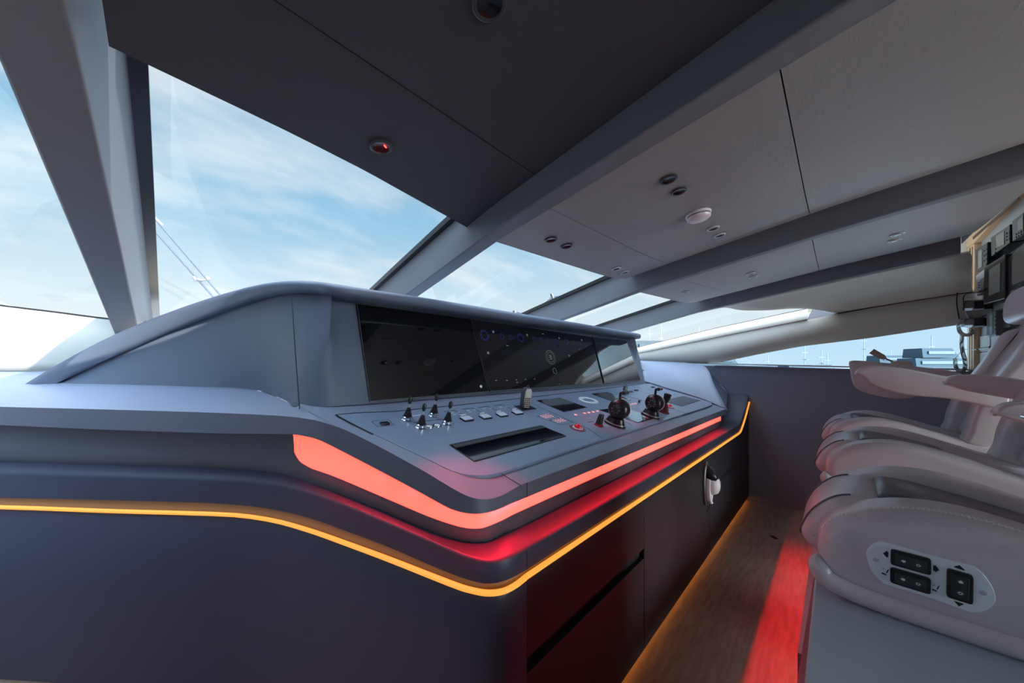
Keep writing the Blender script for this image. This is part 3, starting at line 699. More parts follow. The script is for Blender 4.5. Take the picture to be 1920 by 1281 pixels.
d3 = display('marine_display', [(1131, 719.5), (1199, 713.5), (1172, 639), (1109, 632.5)], 'narrow looking display mirroring bright windows, rightmost in the helm screen row', 'displays across the helm', m=mat('flush glass', (0.004, 0.005, 0.008), .03, spec=1.0, coat=1.0))
t, R, Ri, zt_ = d2
def sl2(px, py): q = Ri @ Vector(onS(px, py, .013)); return q.x, q.y
def ringpoly(cx, cy, r0, r1, z, n=28, a0=0, a1=360, thick=.0004):
    gs = []
    rows = [[(cx + r * math.cos(math.radians(a0 + (a1 - a0) * k / n)), cy + r * math.sin(math.radians(a0 + (a1 - a0) * k / n)), z + (thick if r == r0 else thick)) for k in range(n + 1)] for r in (r0, r1)]
    return loft(rows)
gs = []
for px, py, r in ((908, 629, .036), (941, 631, .019), (957, 633, .019), (976, 633.5, .032), (1001, 636, .018), (1014, 637, .016), (1027, 639, .018), (1042, 640, .018), (1062, 641.5, .026), (1076, 643, .014), (1088, 644.5, .014)):
    x, y = sl2(px, py)
    for k in range(24):
        if k % 2 == 0: gs.append(ringpoly(x, y, r * .86, r, zt_, 2, k * 15, k * 15 + 10))
    gs.append(ringpoly(x, y, r * .70, r * .80, zt_, 24))
    obj('gauge_graphic', join(*gs), M_blue, t, smooth=False); gs = []
gs = []
for px, py in ((924.5, 622.5), (915, 662), (988, 628.5), (1048, 634.5), (1067, 667), (1090.5, 638)):
    x, y = sl2(px, py); gs.append(ringpoly(x, y, .004, .0075, zt_, 12))
for px, py, w in ((951, 648.5, .022), (1018, 626.5, .022), (930, 713.5, .014), (950, 713.5, .014), (968, 712.5, .014), (985, 711.5, .014), (1002, 711, .014), (969.5, 717.3, .016), (1086, 656, .012), (1048.5, 720.5, .010)):
    x, y = sl2(px, py); gs.append(box(x - w / 2, x + w / 2, y - .0016, y + .0016, zt_, zt_ + .0004))
x, y = sl2(1032, 670); gs.append(ringpoly(x, y, .050, .0515, zt_, 40)); gs.append(ringpoly(x, y, .036, .037, zt_, 40))
for k in (-1, 0, 1): gs.append(box(x - .014, x + .014, y + k * .013 - .0015, y + k * .013 + .0015, zt_, zt_ + .0004))
x, y = sl2(1040, 696); gs.append(ringpoly(x, y, .020, .0215, zt_, 24))
obj('interface_graphics', join(*gs), M_grf, t, smooth=False)
x, y = sl2(956, 673)
t1, R1, Ri1, z1_ = d1
q = Ri1 @ Vector(onS(901.5, 725, .013)); obj('power_button', mv(lathe([(.0001, 0), (.008, 0), (.008, .0012), (.0001, .0014)], 16), q.x, q.y, z1_ - .0003), M_white, t1)

# ------------------------------------------------------------------ controls standing on the control plate
def ctl(name, px, py, label, cat, group=None, z=ZP):
    x, y = loc(px, py); p = PM @ Vector((x, y, z))
    return thing(name, label, cat, p, (THP, 0, 0), group)
# four chrome-collared bellows joysticks
jg = 'toggle joysticks at the left end of the control panel'
j = ctl('joystick_switch', 763, 788.5, 'small black bellows joystick switch, farthest left of the four on the panel', 'joystick', jg)
obj('collar', lathe([(.0001, 0), (.022, 0), (.0225, .003), (.0195, .005), (.0195, .014), (.017, .016), (.0001, .016)], 24), M_chrome, j)
bel = [(.0001, .014)]
for k in range(7):
    r = .0165 - .0015 * k; z = .014 + .0052 * k; bel += [(r, z), (r, z + .003), (r - .0025, z + .0042)]
bel += [(.0035, .052), (.0001, .052)]
obj('bellows', lathe(bel, 20), M_blackr, j, ang=25)
obj('shaft', lathe([(.0001, .045), (.0036, .045), (.0036, .070), (.0001, .070)], 10), mat('polished steel shaft', (.55, .57, .60), .25, metal=.3), j)
obj('grip', lathe([(.0001, .066), (.005, .067), (.0082, .078), (.0078, .089), (.004, .096), (.0001, .0965)], 16), M_black, j)
obj('keyed_tabs', join(box(-.024, -.019, -.002, .002, 0, .006), box(.019, .024, -.002, .002, 0, .006)), M_chrome, j, smooth=False)
for px, py, lb in ((789, 803, 'small black bellows joystick switch standing just left of the two white round lenses'), (812.5, 781, 'small black bellows joystick switch nearest the screens, behind the two white round lenses'), (838, 796, 'small black bellows joystick switch, rightmost of the four, beside the first guarded switch')):
    x, y = loc(px, py); dup(j, PM @ Vector((x, y, ZP)), lb, jg)
w = ctl('round_lens', 805, 801.5, 'left one of two flush white round lenses between the joystick switches', 'indicator', 'white round lenses')
obj('lens', lathe([(.0001, 0), (.0155, 0), (.015, .0012), (.012, .0016), (.0001, .0018)], 24), mat('white lens', (.95, .96, .98), .3), w)
obj('rim', lathe([(.0155, 0), (.017, 0), (.0165, .0016), (.0155, .0016)], 24), M_chrome, w)
x, y = loc(819.5, 799.5); dup(w, PM @ Vector((x, y, ZP)), 'right one of two flush white round lenses between the joystick switches', 'white round lenses')
k = ctl('rocker_button', 721, 797, 'black rocker button in an engraved square at the far left of the panel', 'switch')
obj('button', box(-.016, .016, -.010, .010, 0, .007), M_black, k, bevel=.002); obj('engraved_frame', join(box(-.034, .030, .034, .035, 0, .0005), box(-.034, .030, -.016, -.015, 0, .0005), box(-.034, -.033, -.016, .035, 0, .0005), box(.029, .030, -.016, .035, 0, .0005)), M_seam, k, smooth=False)
obj('legend', box(-.012, .006, .014, .018, 0, .0006), M_redkey, k, smooth=False)
# guarded switches with clear lids
gg = 'guarded switches with clear lids'
s = ctl('guarded_switch', 876, 789, 'clear-lidded guarded switch nearest the joystick switches', 'switch', gg)
obj('base', box(-.026, .026, -.015, .024, 0, .005), M_black, s, bevel=.001)
obj('lid', join(box(-.028, .028, -.016, .030, .010, .0125), box(-.028, -.026, -.016, .030, .001, .010), box(.026, .028, -.016, .030, .001, .010), box(-.028, .028, -.016, -.014, .004, .010)), M_clear, s, bevel=.001)
obj('button', box(-.024, .024, -.011, .024, .005, .0095), mat('pale lit button', (.92, .94, .97), .3), s, bevel=.002)
obj('hinge', tube([(-.014, .031, .010), (.014, .031, .010)], .004, 8), M_white, s)
for px, py, lb in ((911, 785, 'second clear-lidded guarded switch from the joystick switches'), (942, 781, 'third clear-lidded guarded switch from the joystick switches'), (971, 777, 'clear-lidded guarded switch nearest the radio handset')):
    x, y = loc(px, py); dup(s, PM @ Vector((x, y, ZP)), lb, gg)
# radio handset
def handset(px, py, label, sc=1.0, group=None):
    h = ctl('radio_handset', px, py, label, 'radio', group)
    obj('cradle', box(-.05 * sc, .06 * sc, -.03 * sc, .035 * sc, 0, .002), M_black, h, smooth=False)
    T = Matrix.Rotation(math.radians(-18), 4, 'Z') @ Matrix.Rotation(math.radians(-8), 4, 'X') @ Matrix.Scale(sc, 4)
    bodyp = [(-.020, 0), (.020, 0), (.024, .03), (.026, .065), (.025, .092), (.014, .108), (-.014, .108), (-.025, .092), (-.026, .065), (-.024, .03)]
    def ph(poly, y0, y1): return loft([[(p[0], y0, p[1]) for p in poly], [(p[0], y1, p[1]) for p in poly]], True, True)
    obj('housing', xf(ph(bodyp, -.012, .022), T), M_grey, h, bevel=.005)
    obj('faceplate', xf(ph([(x * .86, z * .93 + .004) for x, z in bodyp], -.0155, -.0118), T), mat('silver faceplate', (.30, .29, .29), .3, metal=.4), h, bevel=.002)
    obj('screen', xf(box(-.014, .014, -.0168, -.0150, .062, .090), T), mat('lcd glass', (.42, .5, .47), .2), h, smooth=False)
    keys = [xf(box(x - .0045, x + .0045, -.0175, -.0150, z - .003, z + .003), T) for x in (-.012, 0, .012) for z in (.012, .022, .032, .042, .052)]
    for kk_ in keys: obj('key', kk_, M_black, h, bevel=.001)
    obj('hook', xf(tube([(-.008, 0, .106), (-.006, 0, .116), (0, 0, .121), (.006, 0, .116), (.008, 0, .106)], .0025, 8), T), M_grey, h)
    return h
handset(984, 766, 'grey and silver radio handset standing in its cradle beside the guarded switches', 1.0)
handset(1171, 739.5, 'pale handset lying near the screens behind the left throttle lever', .62)
# sunken tray
tr = thing('chart_plotter_tray', 'long sunken black glass tray in the front of the control panel', 'tray', (0, 0, 0)); tr.matrix_world = PM
tp = [loc(*p) for p in ((842, 836.5), (1013, 799.8), (1061, 819.5), (889, 868))]
obj('frame', join(*[prism([tp[i], tp[(i + 1) % 4], shrink(tp, .006)[(i + 1) % 4], shrink(tp, .006)[i]], ZP, ZP + .003) for i in range(4)]), M_black, tr, smooth=False, bevel=.001)
obj('glass', prism(shrink(tp, .005), ZP, ZP + .0012), M_screen, tr, smooth=False)
ti = shrink(tp, .012); ti2 = [ti[0], ti[1], (ti[1][0] * .9 + ti[2][0] * .1, ti[1][1] * .8 + ti[2][1] * .2), (ti[0][0] * .9 + ti[3][0] * .1, ti[0][1] * .8 + ti[3][1] * .2)]
obj('back_ledge', prism(ti2, ZP + .001, ZP + .006), M_black, tr, smooth=False)
M_flush = mat('flush glass', (0.004, 0.005, 0.008), .03, spec=1.0, coat=1.0)
def flushd(name, pts, label, m=M_flush, cat='display', group=None):
    t = thing(name, label, cat, (0, 0, 0), group=group); t.matrix_world = PM
    q = [loc(*p) for p in pts]; obj('bezel', prism(q, ZP, ZP + .0016), M_black, t, smooth=False); obj('screen', prism(shrink(q, .005), ZP + .0012, ZP + .0022), m, t, smooth=False)
flushd('flush_display', [(1005, 752.3), (1050, 747), (1100, 765.3), (1057, 774)], 'flush glass display right of the radio handset, reflecting the sky', group='flush displays in the control panel')
flushd('flush_display', [(1108, 739.7), (1138, 736), (1183, 751), (1152, 755)], 'flush dark display between the silver ring and the screens', group='flush displays in the control panel')
flushd('flush_display', [(1123, 770), (1164, 764.5), (1232, 785), (1196, 794)], 'flush glass display between the two throttle levers', group='flush displays in the control panel')
flushd('access_hatch', [(1242, 752.2), (1281, 743.5), (1314, 752), (1278, 763)], 'dark square hatch flush in the right end of the control panel', M_body, 'hatch')
rg = ctl('control_ring', 1103, 751.5, 'silver oval ring set flush in the panel behind the left throttle', 'dial')
def oval(rx, ry, z, n=40): return [(rx * math.cos(2 * math.pi * k / n), ry * math.sin(2 * math.pi * k / n), z) for k in range(n)]
obj('ring', loft([oval(.080, .062, 0), oval(.078, .060, .003), oval(.054, .038, .003), oval(.052, .036, 0)], True), mat('reflection white ring', (.93, .94, .95), .25), rg)  # near-white colour stands in for the ring's bright reflection
obj('center', loft([oval(.049, .035, .0005), oval(.0005, .0004, .0008)], True), M_panel, rg)
for grp, seq in (('left', [(1079, 779), (1096, 776), (1104, 775), (1112, 773.5), (1120, 772)]), ('right', [(1176, 760.5), (1181, 759.5), (1186, 758.5), (1191, 757.5)])):
    for i, (px, py) in enumerate(seq):
        b = ctl('backlit_key', px, py, {'left': 'pink backlit oval key in the row left of the left throttle', 'right': 'pink backlit oval key in the row between the throttles'}[grp], 'button', 'backlit keys in a row, ' + grp)
        obj('cap', loft([oval(.011, .008, 0), oval(.010, .007, .0018), oval(.0005, .0005, .002)], True), M_redkey, b)
def ball(px, py, label, sc=1):
    b = ctl('trackball', px, py, label, 'trackball', 'red trackballs')
    obj('bezel', lathe([(.0001, 0), (.040 * sc, 0), (.040 * sc, .002), (.030 * sc, .0035), (.0001, .0035)], 32), mat('red lit bezel', (.28, .02, .05), .3), b)
    obj('ring', lathe([(.020 * sc, .003), (.026 * sc, .003), (.026 * sc, .0045), (.020 * sc, .0055)], 32), M_steel, b)
    obj('ball', mv(lathe([(.0001, -.012 * sc)] + [(.019 * sc * math.cos(a), .019 * sc * math.sin(a)) for a in np.linspace(-.6, 1.5, 10)] + [(.0001, .019 * sc)], 24), 0, 0, .004), M_redball, b)
ball(1082.5, 804.5, 'red glowing trackball right of the sunken tray'); ball(1255, 764, 'red glowing trackball right of the right throttle', .9)
# throttle heads
def throttle(px, py, label, sc=1.0):
    t = ctl('throttle_lever', px, py, label, 'throttle', 'twin throttle levers')
    T = Matrix.Scale(sc, 4)
    def ell(rx, ry, z, n=32): return [(rx * math.cos(2 * math.pi * k / n), ry * math.sin(2 * math.pi * k / n), z) for k in range(n)]
    obj('base', xf(loft([ell(.048, .060, 0), ell(.048, .060, .006), ell(.044, .055, .012), ell(.038, .046, .028), ell(.034, .042, .040), ell(.02, .02, .042)], True, True), T), M_black, t)
    obj('trim_ring', xf(loft([ell(.0470, .0585, .009), ell(.0472, .0588, .0105), ell(.0446, .0555, .0155), ell(.0430, .053, .015)], True), T), mat('pewter ring', (.42, .42, .45), .3, metal=.7), t)
    H = Matrix.Translation((0, 0, .090))
    prof = [(.0001, -.040), (.030, -.040), (.041, -.036), (.050, -.026), (.0555, -.010), (.0565, .006), (.055, .020), (.0535, .022)]
    obj('head', xf(lathe(prof + [(.0001, .022)], 40, 'x'), T @ H), M_black, t)
    obj('side_ring', xf(lathe([(.0001, .022), (.054, .022), (.0555, .026), (.053, .030), (.0001, .030)], 40, 'x'), T @ H), M_steel, t)
    pet = []
    for k in range(8):
        R_ = Matrix.Rotation(2 * math.pi * k / 8, 4, 'X')
        pet.append(xf(box(-.0415, -.0385, -.003, .003, .014, .026), T @ H @ R_))
    for p_ in pet: obj('finger_slot', p_, mat('dark slot', (.14, .14, .17), .25), t, bevel=.001)
    st = [(-.0, .004, .12), (.0, .010, .150), (.0, .014, .172), (.004, .012, .180)]
    obj('lever', xf(tube(spl([(p[0], p[1], p[2]) for p in st], 4), .0075, 12), T), M_black, t)
    gp = [(-.012, -.004, .181), (.0, -.001, .183), (.02, .0, .184), (.045, .001, .183), (.056, .002, .180)]
    obj('grip', xf(tube(spl(gp, 4), [.006] + [.0105] * 14 + [.0095, .006], 14), T), mat('grip', (.03, .03, .035), .25, coat=.5), t)
    return t
throttle(1152, 797, 'left throttle lever with round black head and T grip, nearer the camera')
throttle(1219, 781, 'right throttle lever with round black head and T grip, farther away')
def knob(px, py, label, h=.06):
    k = ctl('rotary_control', px, py, label, 'knob', 'tapered control knobs')
    def sq(w, d, z): return [(w * c, d * s_, z) for c, s_ in rrect(2, 2, .5)]
    obj('base', loft([sq(.020, .020, 0), sq(.020, .020, .004), sq(.016, .016, .010), sq(.015, .015, .012)], True, True), mat('red lit collar', (.35, .01, .03), .3), k)
    obj('cap', loft([sq(.018, .015, .010), sq(.014, .012, .045), sq(.012, .011, h), sq(.010, .009, h + .003)], True, True), M_black, k)
knob(1122, 799, 'tapered black knob on a red collar left of the left throttle')
bk = ctl('bellows_knob', 1242, 773, 'red lit bellows joystick with black cap behind the right throttle', 'joystick')
bel = [(.0001, 0), (.045, 0), (.045, .005)]
for q in range(5): r = .040 - .005 * q; z = .006 + .012 * q; bel += [(r, z), (r, z + .006), (r - .008, z + .009)]
obj('bellows', lathe(bel + [(.010, .07), (.0001, .07)], 28), mat('red-lit rubber', (.16, .01, .02), .35), bk, ang=25)  # red light on the bellows is put into the rubber's colour
obj('cap', lathe([(.0001, .068), (.014, .068), (.022, .10), (.024, .130), (.018, .134), (.0001, .134)], 20), M_black, bk)
ck = ctl('cam_latch', 1198, 755.5, 'tiny black T-shaped latch between the throttles', 'latch')
obj('post', lathe([(.0001, 0), (.008, 0), (.005, .012), (.0001, .012)], 12), M_black, ck); obj('bar', box(-.017, .017, -.005, .005, .010, .018), M_black, ck, bevel=.002)
for px, py, lb in ((1192.5, 733, 'small black rocker behind the cam latch, nearest the screens'), (1182, 735.5, 'slim black slider beside the pale handset'), (1224, 727, 'slim dark slider at the far corner by the right throttle')):
    b = ctl('rocker_switch', px, py, lb, 'switch'); obj('cap', box(-.028, .028, -.008, .008, 0, .008), M_black, b, bevel=.002); obj('frame', join(box(-.033, .033, .012, .014, 0, .001), box(-.033, .033, -.014, -.012, 0, .001)), M_seam, b, smooth=False)

# red LED tape tucked under the desk lip, washing the ledge below
def led_run(P, Q, power, back=.028, dz=-.004):
    a, b = Vector(P), Vector(Q); mid = (a + b) / 2; d = (b - a); n = Vector((d.y, -d.x, 0)).normalized()
    if n.y > 0: n = -n
    l = bpy.data.lights.new('red_ledge_led', 'AREA'); l.shape = 'RECTANGLE'; l.size = d.length; l.size_y = .004; l.energy = power; l.color = (1, .01, .03); l.spread = math.radians(140)
    o = bpy.data.objects.new('red_ledge_led', l); C.objects.link(o); o.location = mid - n * back + Vector((0, 0, dz))
    z = (-n * .25 + Vector((0, 0, 1))).normalized(); xx = (d - z * d.dot(z)).normalized(); yy = z.cross(xx)
    o.matrix_world = Matrix.Translation(o.location) @ Matrix((xx, yy, z)).transposed().to_4x4()
led_run((B3[-1][0], YL, B3[-1][2]), (XE - .05, YL, B3[-1][2]), 3.4, .021)
# narrow-beam lamp added beside it: its light clears the ledge edge and draws the sharp red band on the floor
for xa, xb, pw in ((.85, 3.4, 4.2),):
    l = bpy.data.lights.new('red_floor_boost', 'AREA'); l.shape = 'RECTANGLE'; l.size = xb - xa; l.size_y = .003; l.energy = pw; l.color = (1, .008, .02); l.spread = math.radians(34)
    o = bpy.data.objects.new('red_floor_boost', l); C.objects.link(o)
    z = Vector((0, .60, .98)).normalized(); xx = Vector((1, 0, 0)); o.matrix_world = Matrix.Translation(((xa + xb) / 2, YL + .021, B3[-1][2] - .005)) @ Matrix((xx, z.cross(xx), z)).transposed().to_4x4()
ii = [i for i, px in enumerate(LPX) if px in (560, 620, 680, 740, 800, 845, 860, 884, 908, 932, 956, 988)]
for a_, b_ in zip(ii[:-1], ii[1:]): led_run(B3[a_], B3[b_], 4.6 * float(np.linalg.norm(B3[b_] - B3[a_])), .022)
# torch on the cabinet door
tc_ = onY(1322, 906, YF - .001)
tt = thing('emergency_torch', 'white and black emergency torch hanging in a black holder on the cabinet door', 'torch', tuple(tc_))
def ovz(rx, rz, y, cz=0, n=32): return [(rx * math.cos(2 * math.pi * k / n), y, cz + rz * math.sin(2 * math.pi * k / n)) for k in range(n)]
obj('holder', loft([ovz(.068, .158, 0), ovz(.068, .158, -.012), ovz(.060, .148, -.018), ovz(.03, .08, -.018)], True, True), M_grey if False else mat('dark grey plastic', (.05, .052, .06), .35), tt)
obj('shell', loft([ovz(.052, .105, -.018, -.02), ovz(.055, .108, -.030, -.02), ovz(.052, .104, -.042, -.02), ovz(.047, .07, -.044, .0), ovz(.045, .066, -.062, .0), ovz(.036, .054, -.082, .0), ovz(.02, .03, -.093, .0), ovz(.002, .003, -.096, .0)], True, True), M_white, tt)
obj('black_cap', loft([ovz(.047, .050, -.016, .075), ovz(.049, .054, -.032, .072), ovz(.044, .047, -.052, .062), ovz(.034, .036, -.074, .050), ovz(.012, .012, -.084, .042)], True, True), M_black, tt)
obj('tail', tube([(0, -.035, -.12), (0, -.04, -.135)], .012, 12), M_white, tt); obj('cord', tube([(0, -.036, -.14), (.002, -.02, -.17), (0, -.012, -.20)], .0025, 6), M_black, tt)

# ================================================================== HELM SEATS (in a row, facing forward)
def rs(pts, n=4):
    """smooth closed (Y,z) outline"""
    P = [np.array(p, float) for p in pts]; k = len(P); out = []
    for i in range(k):
        a, b, c, d = P[i - 1], P[i], P[(i + 1) % k], P[(i + 2) % k]
        for j in range(n):
            t = j / n
            out.append(0.5 * ((2 * b) + (c - a) * t + (2 * a - 5 * b + 4 * c - d) * t * t + (3 * b - a - 3 * c + d) * t ** 3))
    return out
SIDE = rs([(.034, .955), (.026, .998), (.006, 1.028), (-.03, 1.055), (-.075, 1.078), (-.13, 1.092), (-.20, 1.094), (-.28, 1.079), (-.38, 1.048), (-.50, 1.010), (-.62, .985), (-.645, .94), (-.62, .885), (-.45, .872), (-.28, .872), (-.12, .877), (-.02, .886), (.022, .905)])
MIDC = rs([(.070, .935), (.066, .966), (.044, 1.012), (.006, 1.052), (-.03, 1.068), (-.07, 1.070), (-.10, 1.060), (-.18, 1.045), (-.30, 1.020), (-.45, .985), (-.60, .965), (-.62, .92), (-.60, .885), (-.3, .880), (-.05, .885), (.04, .90)])
INS = rs([(-.078, 1.060), (-.095, 1.074), (-.15, 1.072), (-.24, 1.055), (-.335, 1.032), (-.345, 1.020), (-.34, 1.005), (-.2, 1.02), (-.1, 1.035)], 4)
HEM = rs([(.042, .93), (.040, .905), (.032, .880), (.012, .862), (-.05, .856), (-.3, .852), (-.6, .86), (-.655, .885), (-.65, .90), (-.3, .885), (-.03, .893), (.018, .915), (.028, .94)])
ARM4 = rs([(-.080, 1.40), (-.074, 1.443), (-.09, 1.459), (-.14, 1.458), (-.24, 1.443), (-.40, 1.415), (-.60, 1.37), (-.61, 1.29), (-.42, 1.20), (-.31, 1.177), (-.16, 1.215), (-.10, 1.275)])
def armprof(tipY, tipz, L=.52, deep=.10):
    return rs([(tipY, tipz - .02), (tipY - .006, tipz), (tipY - .03, tipz + .020), (tipY - .09, tipz + .026), (tipY - .2, tipz + .010), (tipY - .34, tipz - .03), (tipY - L, tipz - .075),
               (tipY - L - .01, tipz - .13 - deep * .4), (tipY - .36, tipz - .115 - deep * .25), (tipY - .2, tipz - .085 - deep * .35), (tipY - .08, tipz - .055 - deep * .25), (tipY - .03, tipz - .035)])
def dashes(path, step=.0075, ln=.0045, r=.0011):
    P = [np.array(p, float) for p in path]; gs = []
    d = [0.0]
    for a, b in zip(P[:-1], P[1:]): d.append(d[-1] + np.linalg.norm(b - a))
    s = 0
    def at(s): return np.array([np.interp(s, d, [p[k] for p in P]) for k in range(3)])
    while s + ln < d[-1]:
        gs.append(tube([at(s), at(s + ln)], r, 5)); s += step
    return join(*gs)
def seat(X0, Wd, label, arms, plate=False):
    t = thing('helm_chair', label, 'chair', (X0, 0, 0), group=None)
    bw = .150
    for nm, a, b in (('side_bolster', 0, bw), ('side_bolster', Wd - bw, Wd)):
        o = obj(nm, pillow(SIDE, a, b, .034, 7), M_seat, t, ang=180)
    obj('cushion', pillow(MIDC, bw - .03, Wd - bw + .03, .03, 6), M_seat, t, ang=180)
    obj('cushion_insert', pillow([(p[0], p[1] + .009) for p in INS], bw + .012, Wd - bw - .012, .006, 3), M_seatd, t, ang=60)
    hp = spl([(-.62, .890), (-.45, .878), (-.28, .872), (-.10, .872), (-.02, .878), (.018, .893), (.030, .915), (.034, .940)], 5)
    side = [(.014, p[0], p[1]) for p in hp]; fr_ = [(.03, .046, .935), (.10, .062, .915), (Wd / 2, .066, .912), (Wd - .10, .062, .915), (Wd - .03, .046, .935)]
    obj('seat_hem', tube(side, [.0235] * (len(side) - 6) + [.0228, .021, .018, .014, .009, .004], 12), M_seat, t, ang=180); obj('seat_hem', tube([(Wd - x, y, z) for x, y, z in side], [.0235] * (len(side) - 6) + [.0228, .021, .018, .014, .009, .004], 12), M_seat, t, ang=180)
    obj('seat_base', box(.02, Wd - .02, -.62, -.01, .858, .885), M_seat, t, bevel=.01)
    # stitching over the near bolster: two rows
    ridge = [p for p in SIDE[4:40]]
    for dx, ins in ((.030, .0005), (.042, -.0005)):
        pth = [(dx, p[0] + (.0) , p[1] + (-.0005 + ins)) for p in ridge]
        o = obj('stitching', dashes([(x, y, z + .0014) for x, y, z in pth]), M_stitch, t, smooth=False)
        o['kind'] = 'stuff'
    obj('nose_seam', tube([(bw - .006, p[0] + .0015, p[1] + .001) for p in MIDC[:17]], .0022, 6), M_seatd, t)
    obj('nose_seam', tube([(Wd - bw + .006, p[0] + .0015, p[1] + .001) for p in MIDC[:17]], .0022, 6), M_seatd, t)
    nose = [(bw - .034 if True else 0, p[0] + .004, p[1] + .002) for p in MIDC[:18]]
    # backrest
    def bk(f):  # front face line of the backrest leaning aft
        return [(-.505, 1.02), (-.530, 1.10), (-.548, 1.17), (-.575, 1.26), (-.615, 1.36), (-.665, 1.48), (-.715, 1.60), (-.748, 1.69)]
    fr = [(y - .055, z) for y, z in bk(0)]
    BC = rs(fr + [(-.80, 1.72), (-.84, 1.70), (-.80, 1.56), (-.74, 1.40), (-.70, 1.25), (-.66, 1.1), (-.62, 1.0), (-.58, .985)], 3)
    fs = [(-.50, 1.00), (-.515, 1.06), (-.525, 1.13), (-.548, 1.21), (-.582, 1.29), (-.625, 1.37), (-.668, 1.46), (-.70, 1.54)]
    BS = rs(fs + [(-.745, 1.62), (-.79, 1.63), (-.795, 1.56), (-.74, 1.40), (-.70, 1.25), (-.66, 1.1), (-.62, 1.0), (-.56, .975)], 3)
    obj('backrest', pillow(BC, bw - .05, Wd - bw + .05, .04, 6), M_seat, t, ang=180)
    for a, b in ((.005, bw - .01), (Wd - bw + .01, Wd - .005)): obj('back_bolster', pillow(BS, a, b, .045, 7, .55), M_seat, t, ang=180)
    HR = rs([(-.735, 1.665), (-.718, 1.70), (-.722, 1.78), (-.742, 1.84), (-.778, 1.865), (-.815, 1.84), (-.835, 1.76), (-.825, 1.68), (-.78, 1.655)], 4)
    obj('headrest', pillow(HR, bw - .03, Wd - bw + .03, .04, 6), M_seat, t, ang=180)
    obj('lumbar_seam', tube([(bw - .02, -.585, 1.35), (Wd / 2, -.628, 1.352), (Wd - bw + .02, -.585, 1.35)], .003, 6), M_seam, t)
    for (ax, ty, tz, deep) in arms:
        ap = ARM4 if deep > .8 else armprof(ty, tz, deep=deep)
        a = obj('armrest', pillow(ap, ax - .045, ax + .045, .024, 7, .42), M_seat, t, ang=180)
        obj('stitching', dashes([(ax - .0445 + .012, p[0], p[1] + .0002) for p in ap[4:24]]), M_stitch, a, smooth=False)['kind'] = 'stuff'
        obj('end_cap', tube([(ax - .02, ty - .001, tz - .022), (ax + .02, ty - .001, tz - .022)], .0055, 10), M_chrome, a)
    # pedestal column
    pd = obj('pedestal', lathe([(.0001, .30), (.10, .30), (.10, .50), (.07, .56), (.07, .862), (.0001, .862)], 28) if not plate else
        box(-.10, .10, -.1, .1, .83, .858), M_plinth, t)
    pd.location = (Wd / 2, -.30, 0)
    return t
s1 = seat(1.12, .52, 'nearest grey leather helm chair, with a steel switch plate on its side', [(.56, -.385, 1.285, .0), (-.04, -.62, 1.30, 0)], True)
s2 = seat(2.06, .60, 'middle one of three grey leather helm chairs in a row', [(-.03, -.40, 1.262, 0), (.635, -.385, 1.345, 0)])
s3 = seat(3.00, .62, 'farthest grey leather helm chair, with a lever on its outer armrest', [(.0, -.088, 1.388, .15), (.74, -.078, 1.436, 1.0)])
# lever on the outer armrest of the farthest seat
q0, q1, q2 = onX(1690, 688, 3.74), onX(1660, 676, 3.74), onX(1634, 662, 3.74)
lv = thing('armrest_lever', 'beige paddle lever on a rounded base on the farthest armrest by the side window', 'lever', tuple(q0 + np.array([0, 0, .014])))
beige = mat('beige plastic', (.62, .55, .47), .4)
rel = lambda p: tuple(np.array(p) - q0)
bpf = rs([(.055, -.005), (.050, .020), (.02, .030), (-.03, .026), (-.05, .012), (-.052, -.035), (.0, -.030), (.05, -.020)])
obj('base', pillow(bpf, -.028, .028, .012, 4), beige, lv, ang=180)
obj('shaft', tube([rel(q0 + np.array([0, .02, .01])), rel(q1)], .006, 10), mat('dark beige', (.25, .21, .18), .4), lv)
obj('paddle', tube([rel(q1), rel(q1 * .8 + q2 * .2), rel(q2)], [.010, .019, .021], 14), mat('taupe grip', (.40, .35, .32), .45), lv, ang=60)

# steel control plate on the near seat
XP = 1.117
cpts = [onX(1625, 1043, XP), onX(1868, 1117, XP)]
ctr = (onX(1636, 1048, XP) + onX(1862, 1113, XP)) / 2
ang = math.atan2(cpts[1][2] - cpts[0][2], -(cpts[1][1] - cpts[0][1]))
# local frame: x -> aft along plate, y -> up, z -> towards port
pM = Matrix(((0, 0, -1, 0), (-1, 0, 0, 0), (0, 1, 0, 0), (0, 0, 0, 1)))
lx = Vector((0, -math.cos(ang), math.sin(ang))); lz = Vector((-1, 0, 0)); ly = lz.cross(lx)
SPM = Matrix((lx, ly, lz)).transposed().to_4x4(); SPM.translation = Vector(ctr)
SPMi = SPM.inverted()
def pc(zx, zy):
    px, py = 1610 + zx * .140625, 1000 + zy * .140625
    q = SPMi @ Vector(onX(px, py, XP)); return (q.x, q.y)
plate = obj('control_plate', G([(0, 0, 0)], []), M_steel, s1)
bpy.data.objects.remove(plate)
outline = [pc(*p) for p in ((102, 300), (112, 240), (150, 180), (215, 130), (300, 112), (360, 122), (900, 275), (1450, 420), (1560, 460), (1680, 570), (1780, 720), (1820, 850), (1800, 940), (1730, 1000), (1640, 1040), (1540, 1048), (1440, 1030), (900, 840), (400, 690), (310, 645), (220, 560), (150, 460))]
outline = [tuple(p)[:2] for p in spl(outline + [outline[0]], 3)[:-1]]
toS = Matrix.Translation((-1.12, 0, 0)) @ SPM      # into the seat's own frame
pp = obj('control_plate', xf(prism(outline, -.006, .0025), toS), M_steel, s1, bevel=.0008)
def onplate(name, g, m, **k): return obj(name, xf(g, toS), m, pp, **k)
def quad(pts, z0, z1): return prism([pc(*p) for p in pts], z0, z1)
